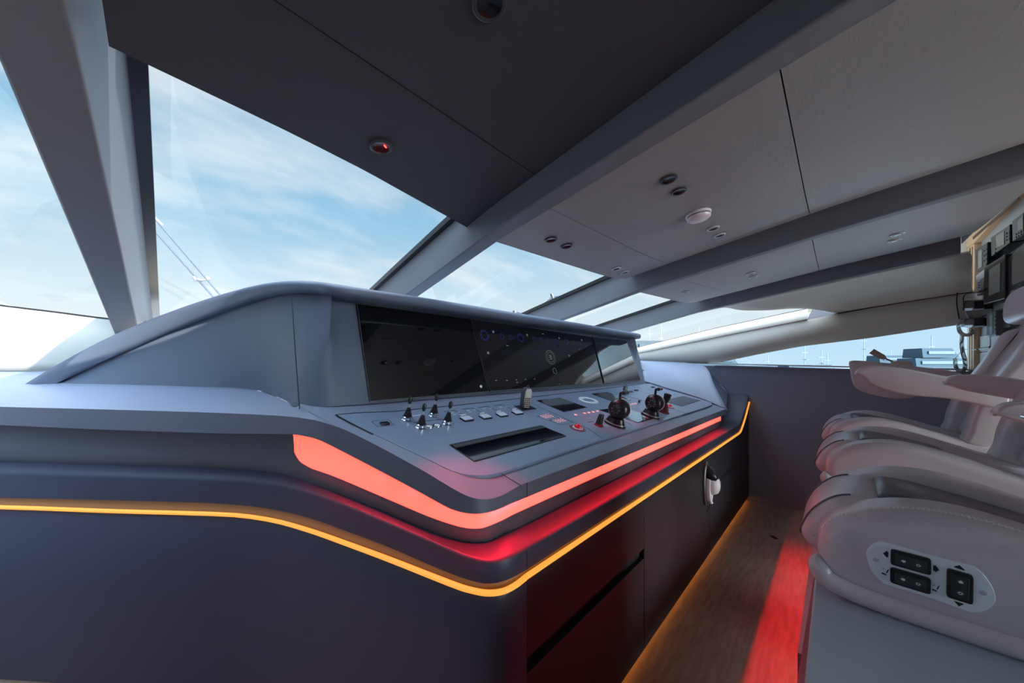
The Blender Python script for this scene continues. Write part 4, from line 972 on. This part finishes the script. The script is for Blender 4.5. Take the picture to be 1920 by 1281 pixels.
def rquad(pts, z0, z1, r=.12):
    P = [np.array(pc(*p)) for p in pts]; out = []
    for i in range(4):
        a, b, c = P[i - 1], P[i], P[(i + 1) % 4]
        for t in (0, .33, .66, 1): 
            u = b + (a - b) * r * 1.0; v = b + (c - b) * r
            out.append(tuple((1 - t) ** 2 * u + 2 * t * (1 - t) * b + t * t * v))
    return prism(out, z0, z1)
ROCK = [([(425, 195), (960, 330), (958, 550), (420, 400)], [(480, 245), (900, 360), (895, 510), (478, 385)], ((590, 350), (785, 405)), 'h'),
        ([(415, 435), (958, 590), (950, 805), (415, 640)], [(475, 488), (895, 610), (885, 757), (472, 630)], ((585, 590), (780, 650)), 'h'),
        ([(1168, 450), (1522, 550), (1515, 940), (1160, 830)], [(1218, 515), (1465, 590), (1450, 880), (1215, 800)], ((1345, 625), (1340, 770)), 'v')]
for fr_, inr, (da, db), kd in ROCK:
    sw = onplate('rocker_switch', rquad(fr_, .0015, .0075), M_black, bevel=.001)
    def ch_(name, g, m, **k):
        o = obj(name, xf(g, toS), m, sw, **k); return o
    ch_('key', rquad(inr, .006, .0095, .06), mat('key plastic', (.028, .030, .036), .35), bevel=.001)
    for dd, solid in ((da, True), (db, False)):
        c = np.array(pc(*dd)); dish = [(c[0] + .0062 * math.cos(a), c[1] + .0062 * math.sin(a)) for a in np.linspace(0, 2 * math.pi, 21)[:-1]]
        ch_('dimple', prism(dish, .0095, .0099), mat('dimple plastic', (.045, .05, .06), .3), smooth=False)
        w_ = 1.0
        sgn = -1 if solid else 1
        if kd == 'h': arr = [(sgn * .0036, 0), (0, .0030), (0, .0020), (-sgn * .0024, .0020), (-sgn * .0024, -.0020), (0, -.0020), (0, -.0030)]
        else: arr = [(0, -sgn * .0034), (-.0036, 0), (-.0024, 0), (-.0022, sgn * .0020), (.0022, sgn * .0020), (.0024, 0), (.0036, 0)]
        arr = [(c[0] + x * 1.1, c[1] + y * 1.1) for x, y in arr]
        if solid: ch_('arrow_mark', prism(arr, .0099, .0102), M_mark, smooth=False)
        else:
            ch_('arrow_mark', prism(arr, .0099, .0102), M_mark, smooth=False)
            ch_('arrow_mark', prism([((x - c[0]) * .5 + c[0], (y - c[1]) * .5 + c[1]) for x, y in arr], .0102, .0104), M_black, smooth=False)
for pts in ([(322, 262), (380, 225), (382, 245), (396, 248), (392, 318), (378, 312), (378, 325)], [(1072, 485), (1015, 515), (1016, 500), (990, 492), (990, 420), (1016, 428), (1015, 412)],
            [(1262, 438), (1340, 420), (1418, 490), (1395, 490), (1282, 452)], [(1262, 890), (1400, 935), (1385, 945), (1330, 968), (1275, 905)]):
    onplate('arrow_mark', quad(pts, .0024, .0028), M_blk, smooth=False)
for ox, oy in ((0, 0), (672, 218)):
    onplate('recline_mark', quad([(305 + ox, 515 + oy), (368 + ox, 540 + oy), (366 + ox, 555 + oy), (303 + ox, 532 + oy)], .0024, .0028), M_blk, smooth=False)
    onplate('recline_mark', quad([(362 + ox, 522 + oy), (385 + ox, 480 + oy), (405 + ox, 478 + oy), (385 + ox, 515 + oy), (372 + ox, 530 + oy)], .0024, .0028), M_blk, smooth=False)
    onplate('recline_mark', quad([(318 + ox, 462 + oy - (0 if ox == 0 else 0)), (345 + ox, 468 + oy), (344 + ox, 473 + oy), (317 + ox, 468 + oy)], .0024, .0028), M_blk, smooth=False)
for zx, zy in ((225, 348), (1650, 785)):
    c = pc(zx, zy); onplate('screw', mv(lathe([(.0001, .002), (.0052, .002), (.0045, .0042), (.0001, .0048)], 16), c[0], c[1], 0), M_chrome)

# plinth beside and under the nearest seat
plh = thing('seat_plinth', 'blue grey topped low plinth beside the nearest seat in the bottom right corner', 'plinth', (0, 0, 0))
obj('top', slab([(.10, .040, .850), (1.70, .040, .850), (1.70, -.80, .850), (.10, -.80, .850)], (0, 0, -.020)), M_slab, plh, bevel=.004, smooth=False)
obj('front_panel', slab([(.12, .036, .829), (1.68, .036, .829), (1.68, .118, .108), (.12, .118, .108)], (0, -.012, 0)), M_plinth, plh, smooth=False)
obj('side_panel', join(slab([(1.68, .024, .829), (1.68, -.78, .829), (1.68, -.78, .0), (1.68, .024, .0)], (-.012, 0, 0)), slab([(.12, .024, .829), (.12, -.78, .829), (.12, -.78, .0), (.12, .024, .0)], (.012, 0, 0)), box(.132, 1.668, -.78, -.768, 0, .829)), M_plinth, plh, smooth=False)
for X0_, Wd_, lb in ((2.06, .60, 'dark pedestal box carrying the middle seat'), (3.00, .62, 'dark pedestal box carrying the farthest seat')):
    pb = thing('seat_pedestal', lb, 'pedestal', (0, 0, 0)); obj('box', box(X0_ + .05, X0_ + Wd_ - .05, -.55, -.04, 0, .30), M_plinth, pb, bevel=.01)
pb = struct('trim_18', join(box(1.70, 3.9, .094, .106, .10, .30), box(1.70, 3.9, -.02, .106, .30, .312)), M_plinth, smooth=False)

# ================================================================== AFT BULKHEAD WITH RADIO EQUIPMENT
b0 = np.array([4.36, -.80, 0]); bdir = np.array([-1, -.12, 0]); bdir /= np.linalg.norm(bdir); bn = np.array([bdir[1], -bdir[0], 0]); bn = bn if bn[1] > 0 else -bn
def onB(px, py, d=0.0): return onPl(px, py, b0 + bn * d, bn)
BM = Matrix((Vector(bdir), Vector((0, 0, 1)), Vector(bn))).transposed().to_4x4(); BM.translation = Vector(b0); BMi = BM.inverted()
if BM.determinant() < 0: BM = Matrix((Vector(-bdir), Vector((0, 0, 1)), Vector(bn))).transposed().to_4x4(); BM.translation = Vector(b0); BMi = BM.inverted()
def zb_(zx, zy): return (1760 + zx * .3125, 330 + zy * .3125)
def lb_(zx, zy, d=0.0): q = BMi @ Vector(onB(*zb_(zx, zy), d)); return (q.x, q.y)
bk_ = thing('equipment_bulkhead', 'oak framed equipment wall of grey panels behind the farthest seat', 'cabinet', (0, 0, 0)); bk_.matrix_world = BM
sg_ = 1 if lb_(300, 600)[0] > lb_(230, 600)[0] else -1
xL = lb_(232, 700)[0]
obj('backing', box(min(xL, xL + sg_ * 1.3), max(xL, xL + sg_ * 1.3), .0, 2.60, -.06, -.02), mat('equipment panel grey', (.36, .365, .375), .45), bk_, smooth=False)
obj('header_filler', box(min(xL, xL - sg_ * .45), max(xL, xL - sg_ * .45), 1.96, 2.60, -.06, -.03), M_cream, bk_, smooth=False)
def bq(pts, z0, z1): return prism([lb_(*p) for p in pts], z0, z1)
obj('frame', bq([(190, 425), (232, 405), (228, 1190), (186, 1200)], -.06, .015), M_wood, bk_, smooth=False, bevel=.004)
obj('frame', bq([(190, 372), (460, 62), (620, -110), (620, -20), (230, 405), (190, 430)], -.06, .02), M_wood, bk_, smooth=False, bevel=.004)
obj('frame_groove', bq([(230, 362), (512, 118), (512, 135), (232, 380)], .018, .0215), mat('oak groove', (.10, .05, .03), .6), bk_, smooth=False)
obj('frame_groove', bq([(205, 430), (210, 428), (206, 1190), (201, 1190)], .013, .0165), mat('oak groove', (.10, .05, .03), .6), bk_, smooth=False)
obj('frame_groove', bq([(219, 424), (223, 422), (219, 1190), (215, 1190)], .013, .0165), mat('oak groove', (.10, .05, .03), .6), bk_, smooth=False)
obj('lower_panel', join(bq([(232, 965), (290, 955), (290, 1050), (232, 1055)], -.02, -.012), bq([(232, 1062), (292, 1055), (292, 1200), (232, 1200)], -.02, -.012), bq([(298, 955), (360, 930), (360, 1200), (298, 1200)], -.02, -.012)), mat('pale equipment panel', (.62, .62, .60), .45), bk_, smooth=False)
obj('panel_seam', join(bq([(296, 400), (299, 398), (299, 1200), (296, 1200)], -.0195, -.018), bq([(235, 583), (430, 470), (430, 474), (235, 588)], -.0195, -.018), bq([(232, 845), (512, 745), (512, 750), (232, 850)], -.0195, -.018)), M_seam, bk_, smooth=False)
def device(name, body, screen, label, cat='radio', thick=.05, keys=None, bm=None, sm=None, group=None):
    t = thing(name, label, cat, (0, 0, 0), group=group); t.matrix_world = BM
    q = [lb_(*p, thick * .8) for p in body]
    obj('housing', prism(q, -.018, thick), bm or M_black, t, smooth=False, bevel=.004)
    if screen: obj('screen', prism([lb_(*p, thick) for p in screen], thick - .002, thick + .002), sm or mat('dim lcd', (.20, .19, .165), .25, spec=.6), t, smooth=False)
    for k_ in keys or []:
        x, y = lb_(*k_, thick); obj('key', box(x - .006, x + .006, y - .005, y + .005, thick - .002, thick + .004), M_grey, t, bevel=.001)
    return t
eq = 'marine equipment units on the bulkhead'
device('echo_sounder', [(232, 442), (305, 395), (303, 560), (234, 578)], [(238, 455), (262, 438), (262, 545), (238, 560)], 'small unit with dim screen at the top left of the equipment wall', keys=[(285, y) for y in (440, 470, 500, 530)] + [(272, y) for y in (450, 480, 510)], group=eq)
device('radio_unit', [(325, 368), (442, 288), (442, 400), (330, 482)], [(345, 360), (395, 330), (395, 410), (350, 430)], 'black radio above the large screen, with a grille of keys', keys=[(408, 345), (408, 365), (408, 385), (425, 335), (425, 355), (425, 375), (340, 440), (340, 460)], group=eq)
device('radio_unit', [(455, 268), (525, 215), (525, 350), (458, 392)], [(475, 270), (508, 240), (508, 315), (476, 335)], 'radio at the top right edge of the equipment wall', keys=[(466, 350), (480, 343), (494, 336), (466, 368), (480, 360), (494, 352)], bm=M_grey, group=eq)
device('radio_unit', [(236, 598), (290, 553), (290, 688), (240, 720)], [(250, 625), (278, 605), (278, 665), (252, 690)], 'pale faced radio below the small dim screen unit', keys=[(243, 640), (243, 655), (243, 670)], bm=mat('pale device', (.4, .4, .4), .4), group=eq)
device('navigation_monitor', [(292, 545), (420, 468), (416, 735), (285, 770)], [(306, 560), (372, 520), (370, 690), (302, 720)], 'large black navigation monitor with knobs beside the farthest headrest', 'monitor', .07, keys=[(388, 640), (388, 665), (388, 690)], group='bulkhead monitors')
device('navigation_monitor', [(425, 498), (540, 400), (540, 640), (425, 712)], [(443, 500), (530, 425), (530, 615), (443, 655)], 'large black navigation monitor at the right edge of the photo, above the headrest', 'monitor', .06, keys=[(450, 685), (465, 675), (480, 668), (495, 660)], group='bulkhead monitors')
device('radio_unit', [(300, 820), (357, 805), (357, 955), (300, 962)], [(308, 835), (325, 830), (325, 945), (308, 950)], 'upright radio with narrow screen below the large monitor', keys=[(340, 845), (340, 870), (340, 895), (340, 920)], bm=M_grey, sm=mat('green lcd', (.25, .32, .28), .3), group=eq)
device('compass_repeater', [(362, 802), (432, 782), (432, 905), (365, 922)], [(385, 820), (408, 815), (408, 860), (386, 865)], 'flat grey unit with a small dark dial behind the seat back', 'instrument', .02, bm=M_grey, sm=M_black, group=None)
# two phone handsets in cradles and their cords
for (y0, y1, lb) in ((742, 806, 'upper black telephone handset on the equipment wall'), (850, 908, 'lower black telephone handset on the equipment wall')):
    h = thing('telephone_handset', lb, 'telephone', (0, 0, 0), group='telephone handsets'); h.matrix_world = BM
    q = [lb_(*p) for p in ((205, y0 + 2), (302, y0), (302, y1 - 8), (205, y1 - 4))]
    obj('cradle', prism(q, -.018, .06), M_black, h, smooth=False, bevel=.004)
    q = [lb_(*p, .09) for p in ((160, y0 + 32), (172, y0 + 12), (215, y0 + 6), (215, y1 - 8), (168, y1 - 2), (158, y1 - 14))]
    obj('handset', prism(q, .045, .095), mat('dark handset', (.03, .03, .035), .3), h, smooth=False, bevel=.006)
    q = [lb_(*p, .096) for p in ((158, y1 - 12), (205, y1 - 14), (200, y1), (160, y1 + 4))]; obj('chrome_edge', prism(q, .044, .097), M_steel, h, smooth=False)
def coil(pts, d, r, pitch, wire, n=9):
    P = spl([tuple(np.array([*lb_(*p, d), d])) for p in pts], 14); P = [np.array(p) for p in P]
    L_ = [0.0]
    for a, b in zip(P[:-1], P[1:]): L_.append(L_[-1] + np.linalg.norm(b - a))
    tot = L_[-1]; N_ = int(tot / pitch * n); out = []
    for i in range(N_):
        s = tot * i / N_; c = np.array([np.interp(s, L_, [p[k] for p in P]) for k in range(3)]); c2 = np.array([np.interp(min(tot, s + .002), L_, [p[k] for p in P]) for k in range(3)])
        t = c2 - c; t /= np.linalg.norm(t) + 1e-9; a = np.array([0, 0, 1.0]); b = np.cross(t, a); b /= np.linalg.norm(b) + 1e-9
        th = 2 * math.pi * i / n; out.append(c + r * (math.cos(th) * a + math.sin(th) * b))
    return tube(out, wire, 5)
cordm = mat('coiled cord', (.40, .36, .33), .45)
cd = thing('coiled_cord', 'beige coiled telephone cord hanging in loops before the side window', 'cord', (0, 0, 0)); cd.matrix_world = BM
obj('coil', coil([(140, 860), (120, 885), (125, 930), (150, 952), (185, 952), (205, 930), (205, 905)], .10, .010, .0075, .0024), cordm, cd)
obj('coil', coil([(140, 955), (138, 1010), (145, 1060), (158, 1110), (155, 1160), (130, 1172), (105, 1150), (98, 1095)], .10, .010, .0075, .0024), mat('grey coiled cord', (.22, .20, .19), .4), cd)
obj('lead', tube([np.array([*lb_(*p, .10), .10]) for p in ((98, 1095), (120, 1070), (140, 1050))], .0018, 6), cordm, cd)
obj('coil', coil([(172, 808), (180, 830), (190, 850)], .08, .011, .0075, .0024), mat('grey coiled cord', (.22, .20, .19), .4), cd)
cl = thing('black_cable', 'thin black cable curving from the pale radio down to the coiled cord', 'cable', (0, 0, 0)); cl.matrix_world = BM
obj('cable', tube([np.array([*lb_(*p, .07), .07]) for p in spl([(262, 690), (225, 700), (170, 706), (148, 730), (150, 770), (150, 790), (138, 830), (132, 862)], 5)], .003, 6), M_black, cl)
obj('plug', tube([np.array([*lb_(*p, .07), .07]) for p in ((285, 680), (250, 694))], .009, 8), M_black, cl)
an = thing('antenna_plug', 'slim grey plug lead sticking out left of the pale panels', 'plug', (0, 0, 0)); an.matrix_world = BM
obj('lead', tube([np.array([*lb_(*p, .04), .04]) for p in ((150, 1040), (205, 1043), (232, 1041))], [.0018, .003, .006], 8), M_grey, an); obj('plug', tube([np.array([*lb_(*p, .03), .03]) for p in ((232, 1041), (310, 1028))], .008, 10), M_black, an)

# ================================================================== CEILING FITTINGS
def ceil_hit(px, py, bay):
    """point where the pixel ray meets the ceiling surface of that bay, and the surface normal"""
    r = ray(px, py); lo, hi = .2, 8
    def surf(X, Y):
        a, b = bay_edge(bay, Y, 0), bay_edge(bay, Y, 1); s = min(1, max(0, (X - a) / (b - a))); return zc(Y) + coff(bay, s)
    for _ in range(60):
        mm = (lo + hi) / 2; p = EYE + r * mm
        if p[2] > surf(p[0], p[1]): hi = mm
        else: lo = mm
    p = EYE + r * lo; e_ = .02
    n = Vector(((surf(p[0] + e_, p[1]) - surf(p[0] - e_, p[1])) / (2 * e_), (surf(p[0], p[1] + e_) - surf(p[0], p[1] - e_)) / (2 * e_), -1)).normalized()
    return p, n
def downlight(px, py, bay, label, r, dark, red=False, group='recessed ceiling downlights', led=True):
    p, n = ceil_hit(px, py, bay)
    t = thing('ceiling_downlight', label, 'ceiling light', tuple(Vector(p) + n * .0035), group=group); t.rotation_euler = n.to_track_quat('Z', 'Y').to_euler()
    obj('ring', lathe([(r * .72, -.004), (r, -.001), (r, .002), (r * .86, .005), (r * .74, .004), (r * .70, .0)], 32), mat('dark bezel', (.05, .048, .052), .35) if dark else mat('satin nickel bezel', (.62, .62, .62), .4), t, ang=50)
    obj('reflector', lathe([(.0001, .0005), (r * .40, .0008), (r * .70, .0028), (r * .74, .0030), (r * .74, -.001), (.0001, -.001)], 28), mat('red lit reflector', (.09, .012, .018), .15) if red else mat('black reflector', (.008, .008, .01), .12), t)
    if red and led:
        obj('led', mv(box(-.006, .006, -.0014, .0014, .002, .0045), 0, -r * .45 if False else r * .42, 0), M_redlamp, t, smooth=False)
    return t, p, n
downlight(714, 273, 0, 'recessed ceiling light glowing red near the top of the big windscreen pane', .033, True, True)
downlight(917, 3, 0, 'recessed ceiling light cut by the top edge of the photo', .036, True)
for i, (px, py, lb, r, dk) in enumerate((
    (1253, 335, 'upper left one of the dark ringed pair left of the smoke detector', .031, True), (1272.5, 357, 'lower right one of the dark ringed pair left of the smoke detector', .029, True),
    (1337, 427, 'upper one of the bright ringed pair just below the smoke detector', .030, False), (1349, 440, 'lower one of the bright ringed pair just below the smoke detector', .030, False),
    (1033, 448, 'left one of the reddish pair near the forward edge of the second ceiling panel', .031, True), (1062, 460, 'right one of the reddish pair near the forward edge of the second ceiling panel', .031, True),
    (1155, 503, 'left one of the bright ringed pair by the narrow windscreen pane', .031, False), (1171, 510, 'right one of the bright ringed pair by the narrow windscreen pane', .031, False))):
    downlight(px, py, 1, lb, r, dk, red=i in (4, 5), led=False)
for px, py, lb in ((1285, 547, 'single small ceiling light near the front edge of the third ceiling panel'), (1407, 512, 'upper one of the small pair in the middle of the third ceiling panel'), (1412, 518.5, 'lower one of the small pair in the middle of the third ceiling panel'),
                   (1683, 438.5, 'upper one of the pair nearest the oak framed wall'), (1677, 450, 'lower one of the pair nearest the oak framed wall')):
    downlight(px, py, 2, lb, .031, False)
p, n = ceil_hit(1309, 401, 1)
sd = thing('smoke_detector', 'round white smoke detector on the dark ceiling', 'smoke detector', tuple(p)); sd.rotation_euler = n.to_track_quat('Z', 'Y').to_euler()
wh = mat('pinkish white plastic', (.80, .70, .73), .4)
obj('base', lathe([(.0001, -.002), (.052, -.002), (.053, .006), (.050, .010), (.0001, .010)], 40), wh, sd, ang=50)
obj('cap', lathe([(.0001, .013), (.046, .013), (.049, .016), (.048, .022), (.040, .028), (.0001, .030)], 40), wh, sd, ang=50)
obj('vents', lathe([(.0001, .009), (.044, .009), (.044, .014), (.0001, .014)], 40), M_blk, sd)

# red night lamps: the lit downlights really shine on to the console
def spot(name, loc_, tgt, col, power, size=25, blend=.6, rad=.012):
    l = bpy.data.lights.new(name, 'SPOT'); l.energy = power; l.color = col; l.spot_size = math.radians(size); l.spot_blend = blend; l.shadow_soft_size = rad
    o = bpy.data.objects.new(name, l); C.objects.link(o); o.location = loc_; d = (Vector(tgt) - Vector(loc_)).normalized(); o.rotation_euler = (-d).to_track_quat('Z', 'X').to_euler(); return o
pa, na = ceil_hit(714, 273, 0); spot('red_downlight_beam', Vector(pa) + na * .01, onP(890, 915), (1, .02, .06), 44, 24, 1.0)
pa, na = ceil_hit(1033, 448, 1); spot('red_downlight_beam', Vector(pa) + na * .01, onP(1150, 795), (1, .02, .05), 9, 26)
pa, na = ceil_hit(1062, 460, 1); spot('red_downlight_beam', Vector(pa) + na * .01, onP(1225, 790), (1, .02, .05), 9, 26)
pa, na = ceil_hit(1171, 510, 1); spot('red_downlight_beam', Vector(pa) + na * .01, onP(1305, 752), (1, .02, .05), 8, 20)

# amber LED under the cabinet kick
l = bpy.data.lights.new('amber_kick_led', 'AREA'); l.shape = 'RECTANGLE'; l.size = 3.5; l.size_y = .006; l.energy = .6; l.color = (1, .36, .05)
o = bpy.data.objects.new('amber_kick_led', l); C.objects.link(o)
z = Vector((0, .6, .8)).normalized(); xx = Vector((1, 0, 0)); o.matrix_world = Matrix.Translation((2.6, YF + .034, .031)) @ Matrix((xx, z.cross(xx), z)).transposed().to_4x4()

# floor latch
fl = onZ(1451, 1008, 0)
ft = thing('floor_latch', 'small chrome ring latch set in the oak floor', 'latch', (fl[0], fl[1], 0), (0, 0, .8))
obj('plate', xf(prism(rrect(.055, .035, .008), 0, .002), Matrix.Identity(4)), M_black, ft); obj('ring', join(box(-.02, .02, .010, .013, .002, .005), box(-.02, .02, -.013, -.010, .002, .005), box(.018, .021, -.013, .013, .002, .005)), M_chrome, ft)

# ================================================================== OUTSIDE
wp = thing('windscreen_wiper', 'twin rod wiper arm standing on the glass left of the console', 'wiper', (0, 0, 0))
T1 = 3.3
wm = mat('wiper steel', (.06, .08, .11), .5)
for a_, b_ in (((292, 412), (424, 566)), ((281, 423), (408, 566))):
    obj('rod', tube([W(a_[0], a_[1], T1), W(b_[0], b_[1], T1)], .009, 8), wm, wp)
obj('head', tube([W(280, 407, T1), W(290, 408, T1), W(300, 418, T1), W(305, 423, T1)], .012, 8), mat('pale wiper steel', (.22, .24, .26), .5), wp)
obj('bracket', tube([W(366, 523, T1), W(378, 526, T1), W(392, 524, T1)], .012, 8), mat('pale wiper steel', (.22, .24, .26), .5), wp)
for q in ((366, 523), (390, 523)): obj('clamp', tube([W(q[0] - 2, q[1] - 3, T1), W(q[0] + 3, q[1] + 3, T1)], .018, 8), mat('pale wiper steel', (.22, .24, .26), .5), wp)
e1, e2 = W(424, 566, T1), W(408, 566, T1)
f1, f2 = W(455, 602, T1), W(440, 603, T1)
obj('pivot_post', tube([e1, f1, np.array([f1[0], f1[1], 1.0])], .011, 8), wm, wp); obj('pivot_post', tube([e2, f2, np.array([f2[0], f2[1], 1.0])], .011, 8), wm, wp)
wp2 = thing('windscreen_wiper', 'wiper arm tip showing left of the second windscreen beam', 'wiper', (0, 0, 0))
obj('rod', tube([W(1050, 556, 4.2), W(1036, 558, 4.2), W(1012, 578, 4.2)], .014, 8), wm, wp2); obj('head', tube([W(1034, 551, 4.2), W(1037, 560, 4.2)], .02, 8), wm, wp2)
wp3 = thing('windscreen_wiper', 'faint pale wiper at the left edge beyond the port sill', 'wiper', (0, 0, 0))
obj('rod', tube([W(-40, 556, 3.6), W(0, 567, 3.6), W(14, 573, 3.6), W(40, 580, 3.6)], .010, 8), mat('pale wiper steel', (.22, .24, .26), .5), wp3)
dk = thing('deck_fitting', 'small dark winch on the foredeck seen through the second pane', 'winch', (0, 0, 0))
obj('drum', tube([W(965, 583, 5), W(965, 592, 5)], .03, 8), wm, dk); dq = W(965, 592, 5); obj('post', tube([dq, np.array([dq[0], dq[1], 1.0])], .022, 8), wm, dk); obj('arm', tube([W(962, 584, 5), W(985, 590, 5)], .012, 6), wm, dk)
# sea
sea = mat('hazy sea', (.10, .15, .18), .25, bump=(3, .3))
struct('floor', G([(-300, -300, -2.6), (300, -300, -2.6), (300, 300, -2.6), (-300, 300, -2.6)], [(0, 1, 2, 3)]), sea, smooth=False)
# boats in the harbour, haze put into their dull blue-grey colours
hz1 = mat('hazed boat paint', (.09, .11, .125), .9, spec=.05); hz2 = mat('boat windows', (.06, .08, .10), .4); hz3 = mat('mast grey', (.28, .32, .36), .5)
def boat(px, t_, L_, H, label, masts=(), decks=2, yaw=0):
    c = W(px, 691, t_); z0 = -2.6
    b = thing('moored_yacht', label, 'boat', (c[0], c[1], z0), (0, 0, math.atan2(AX, AY) - math.pi / 2 + yaw), 'yachts moored across the harbour')
    hull = loft([[(-L_ / 2, -L_ * .09, 0), (-L_ / 2, L_ * .09, 0), (L_ * .3, L_ * .09, 0), (L_ * .47, 0, 0), (L_ * .3, -L_ * .09, 0)],
                 [(-L_ / 2, -L_ * .11, H * .32), (-L_ / 2, L_ * .11, H * .32), (L_ * .3, L_ * .11, H * .34), (L_ * .55, 0, H * .38), (L_ * .3, -L_ * .11, H * .34)]], True, True)
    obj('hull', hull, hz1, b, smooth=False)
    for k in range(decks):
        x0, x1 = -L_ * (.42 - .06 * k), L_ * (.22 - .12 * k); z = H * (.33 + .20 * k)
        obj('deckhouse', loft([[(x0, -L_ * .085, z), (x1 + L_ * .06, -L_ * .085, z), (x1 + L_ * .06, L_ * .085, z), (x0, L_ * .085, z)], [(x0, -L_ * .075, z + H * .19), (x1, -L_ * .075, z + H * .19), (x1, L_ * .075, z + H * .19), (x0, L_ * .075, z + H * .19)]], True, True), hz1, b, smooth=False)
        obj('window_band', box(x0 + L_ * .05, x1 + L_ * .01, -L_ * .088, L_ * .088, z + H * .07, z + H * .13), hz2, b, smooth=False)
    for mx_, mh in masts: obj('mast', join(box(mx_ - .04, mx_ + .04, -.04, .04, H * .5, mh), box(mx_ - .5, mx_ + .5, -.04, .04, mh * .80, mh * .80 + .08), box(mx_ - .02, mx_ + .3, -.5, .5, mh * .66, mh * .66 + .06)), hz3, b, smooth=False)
    return b
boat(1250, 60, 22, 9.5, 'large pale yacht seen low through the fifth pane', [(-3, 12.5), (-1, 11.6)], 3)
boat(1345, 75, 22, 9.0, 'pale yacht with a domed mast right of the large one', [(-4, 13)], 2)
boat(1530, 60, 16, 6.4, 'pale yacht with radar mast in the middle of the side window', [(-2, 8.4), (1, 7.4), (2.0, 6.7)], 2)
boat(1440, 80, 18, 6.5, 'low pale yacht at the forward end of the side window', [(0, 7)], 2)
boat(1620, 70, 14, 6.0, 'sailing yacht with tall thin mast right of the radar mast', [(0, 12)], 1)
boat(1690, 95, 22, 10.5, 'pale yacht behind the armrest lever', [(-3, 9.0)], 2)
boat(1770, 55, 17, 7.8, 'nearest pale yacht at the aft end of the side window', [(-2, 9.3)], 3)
bpy.context.view_layer.update()
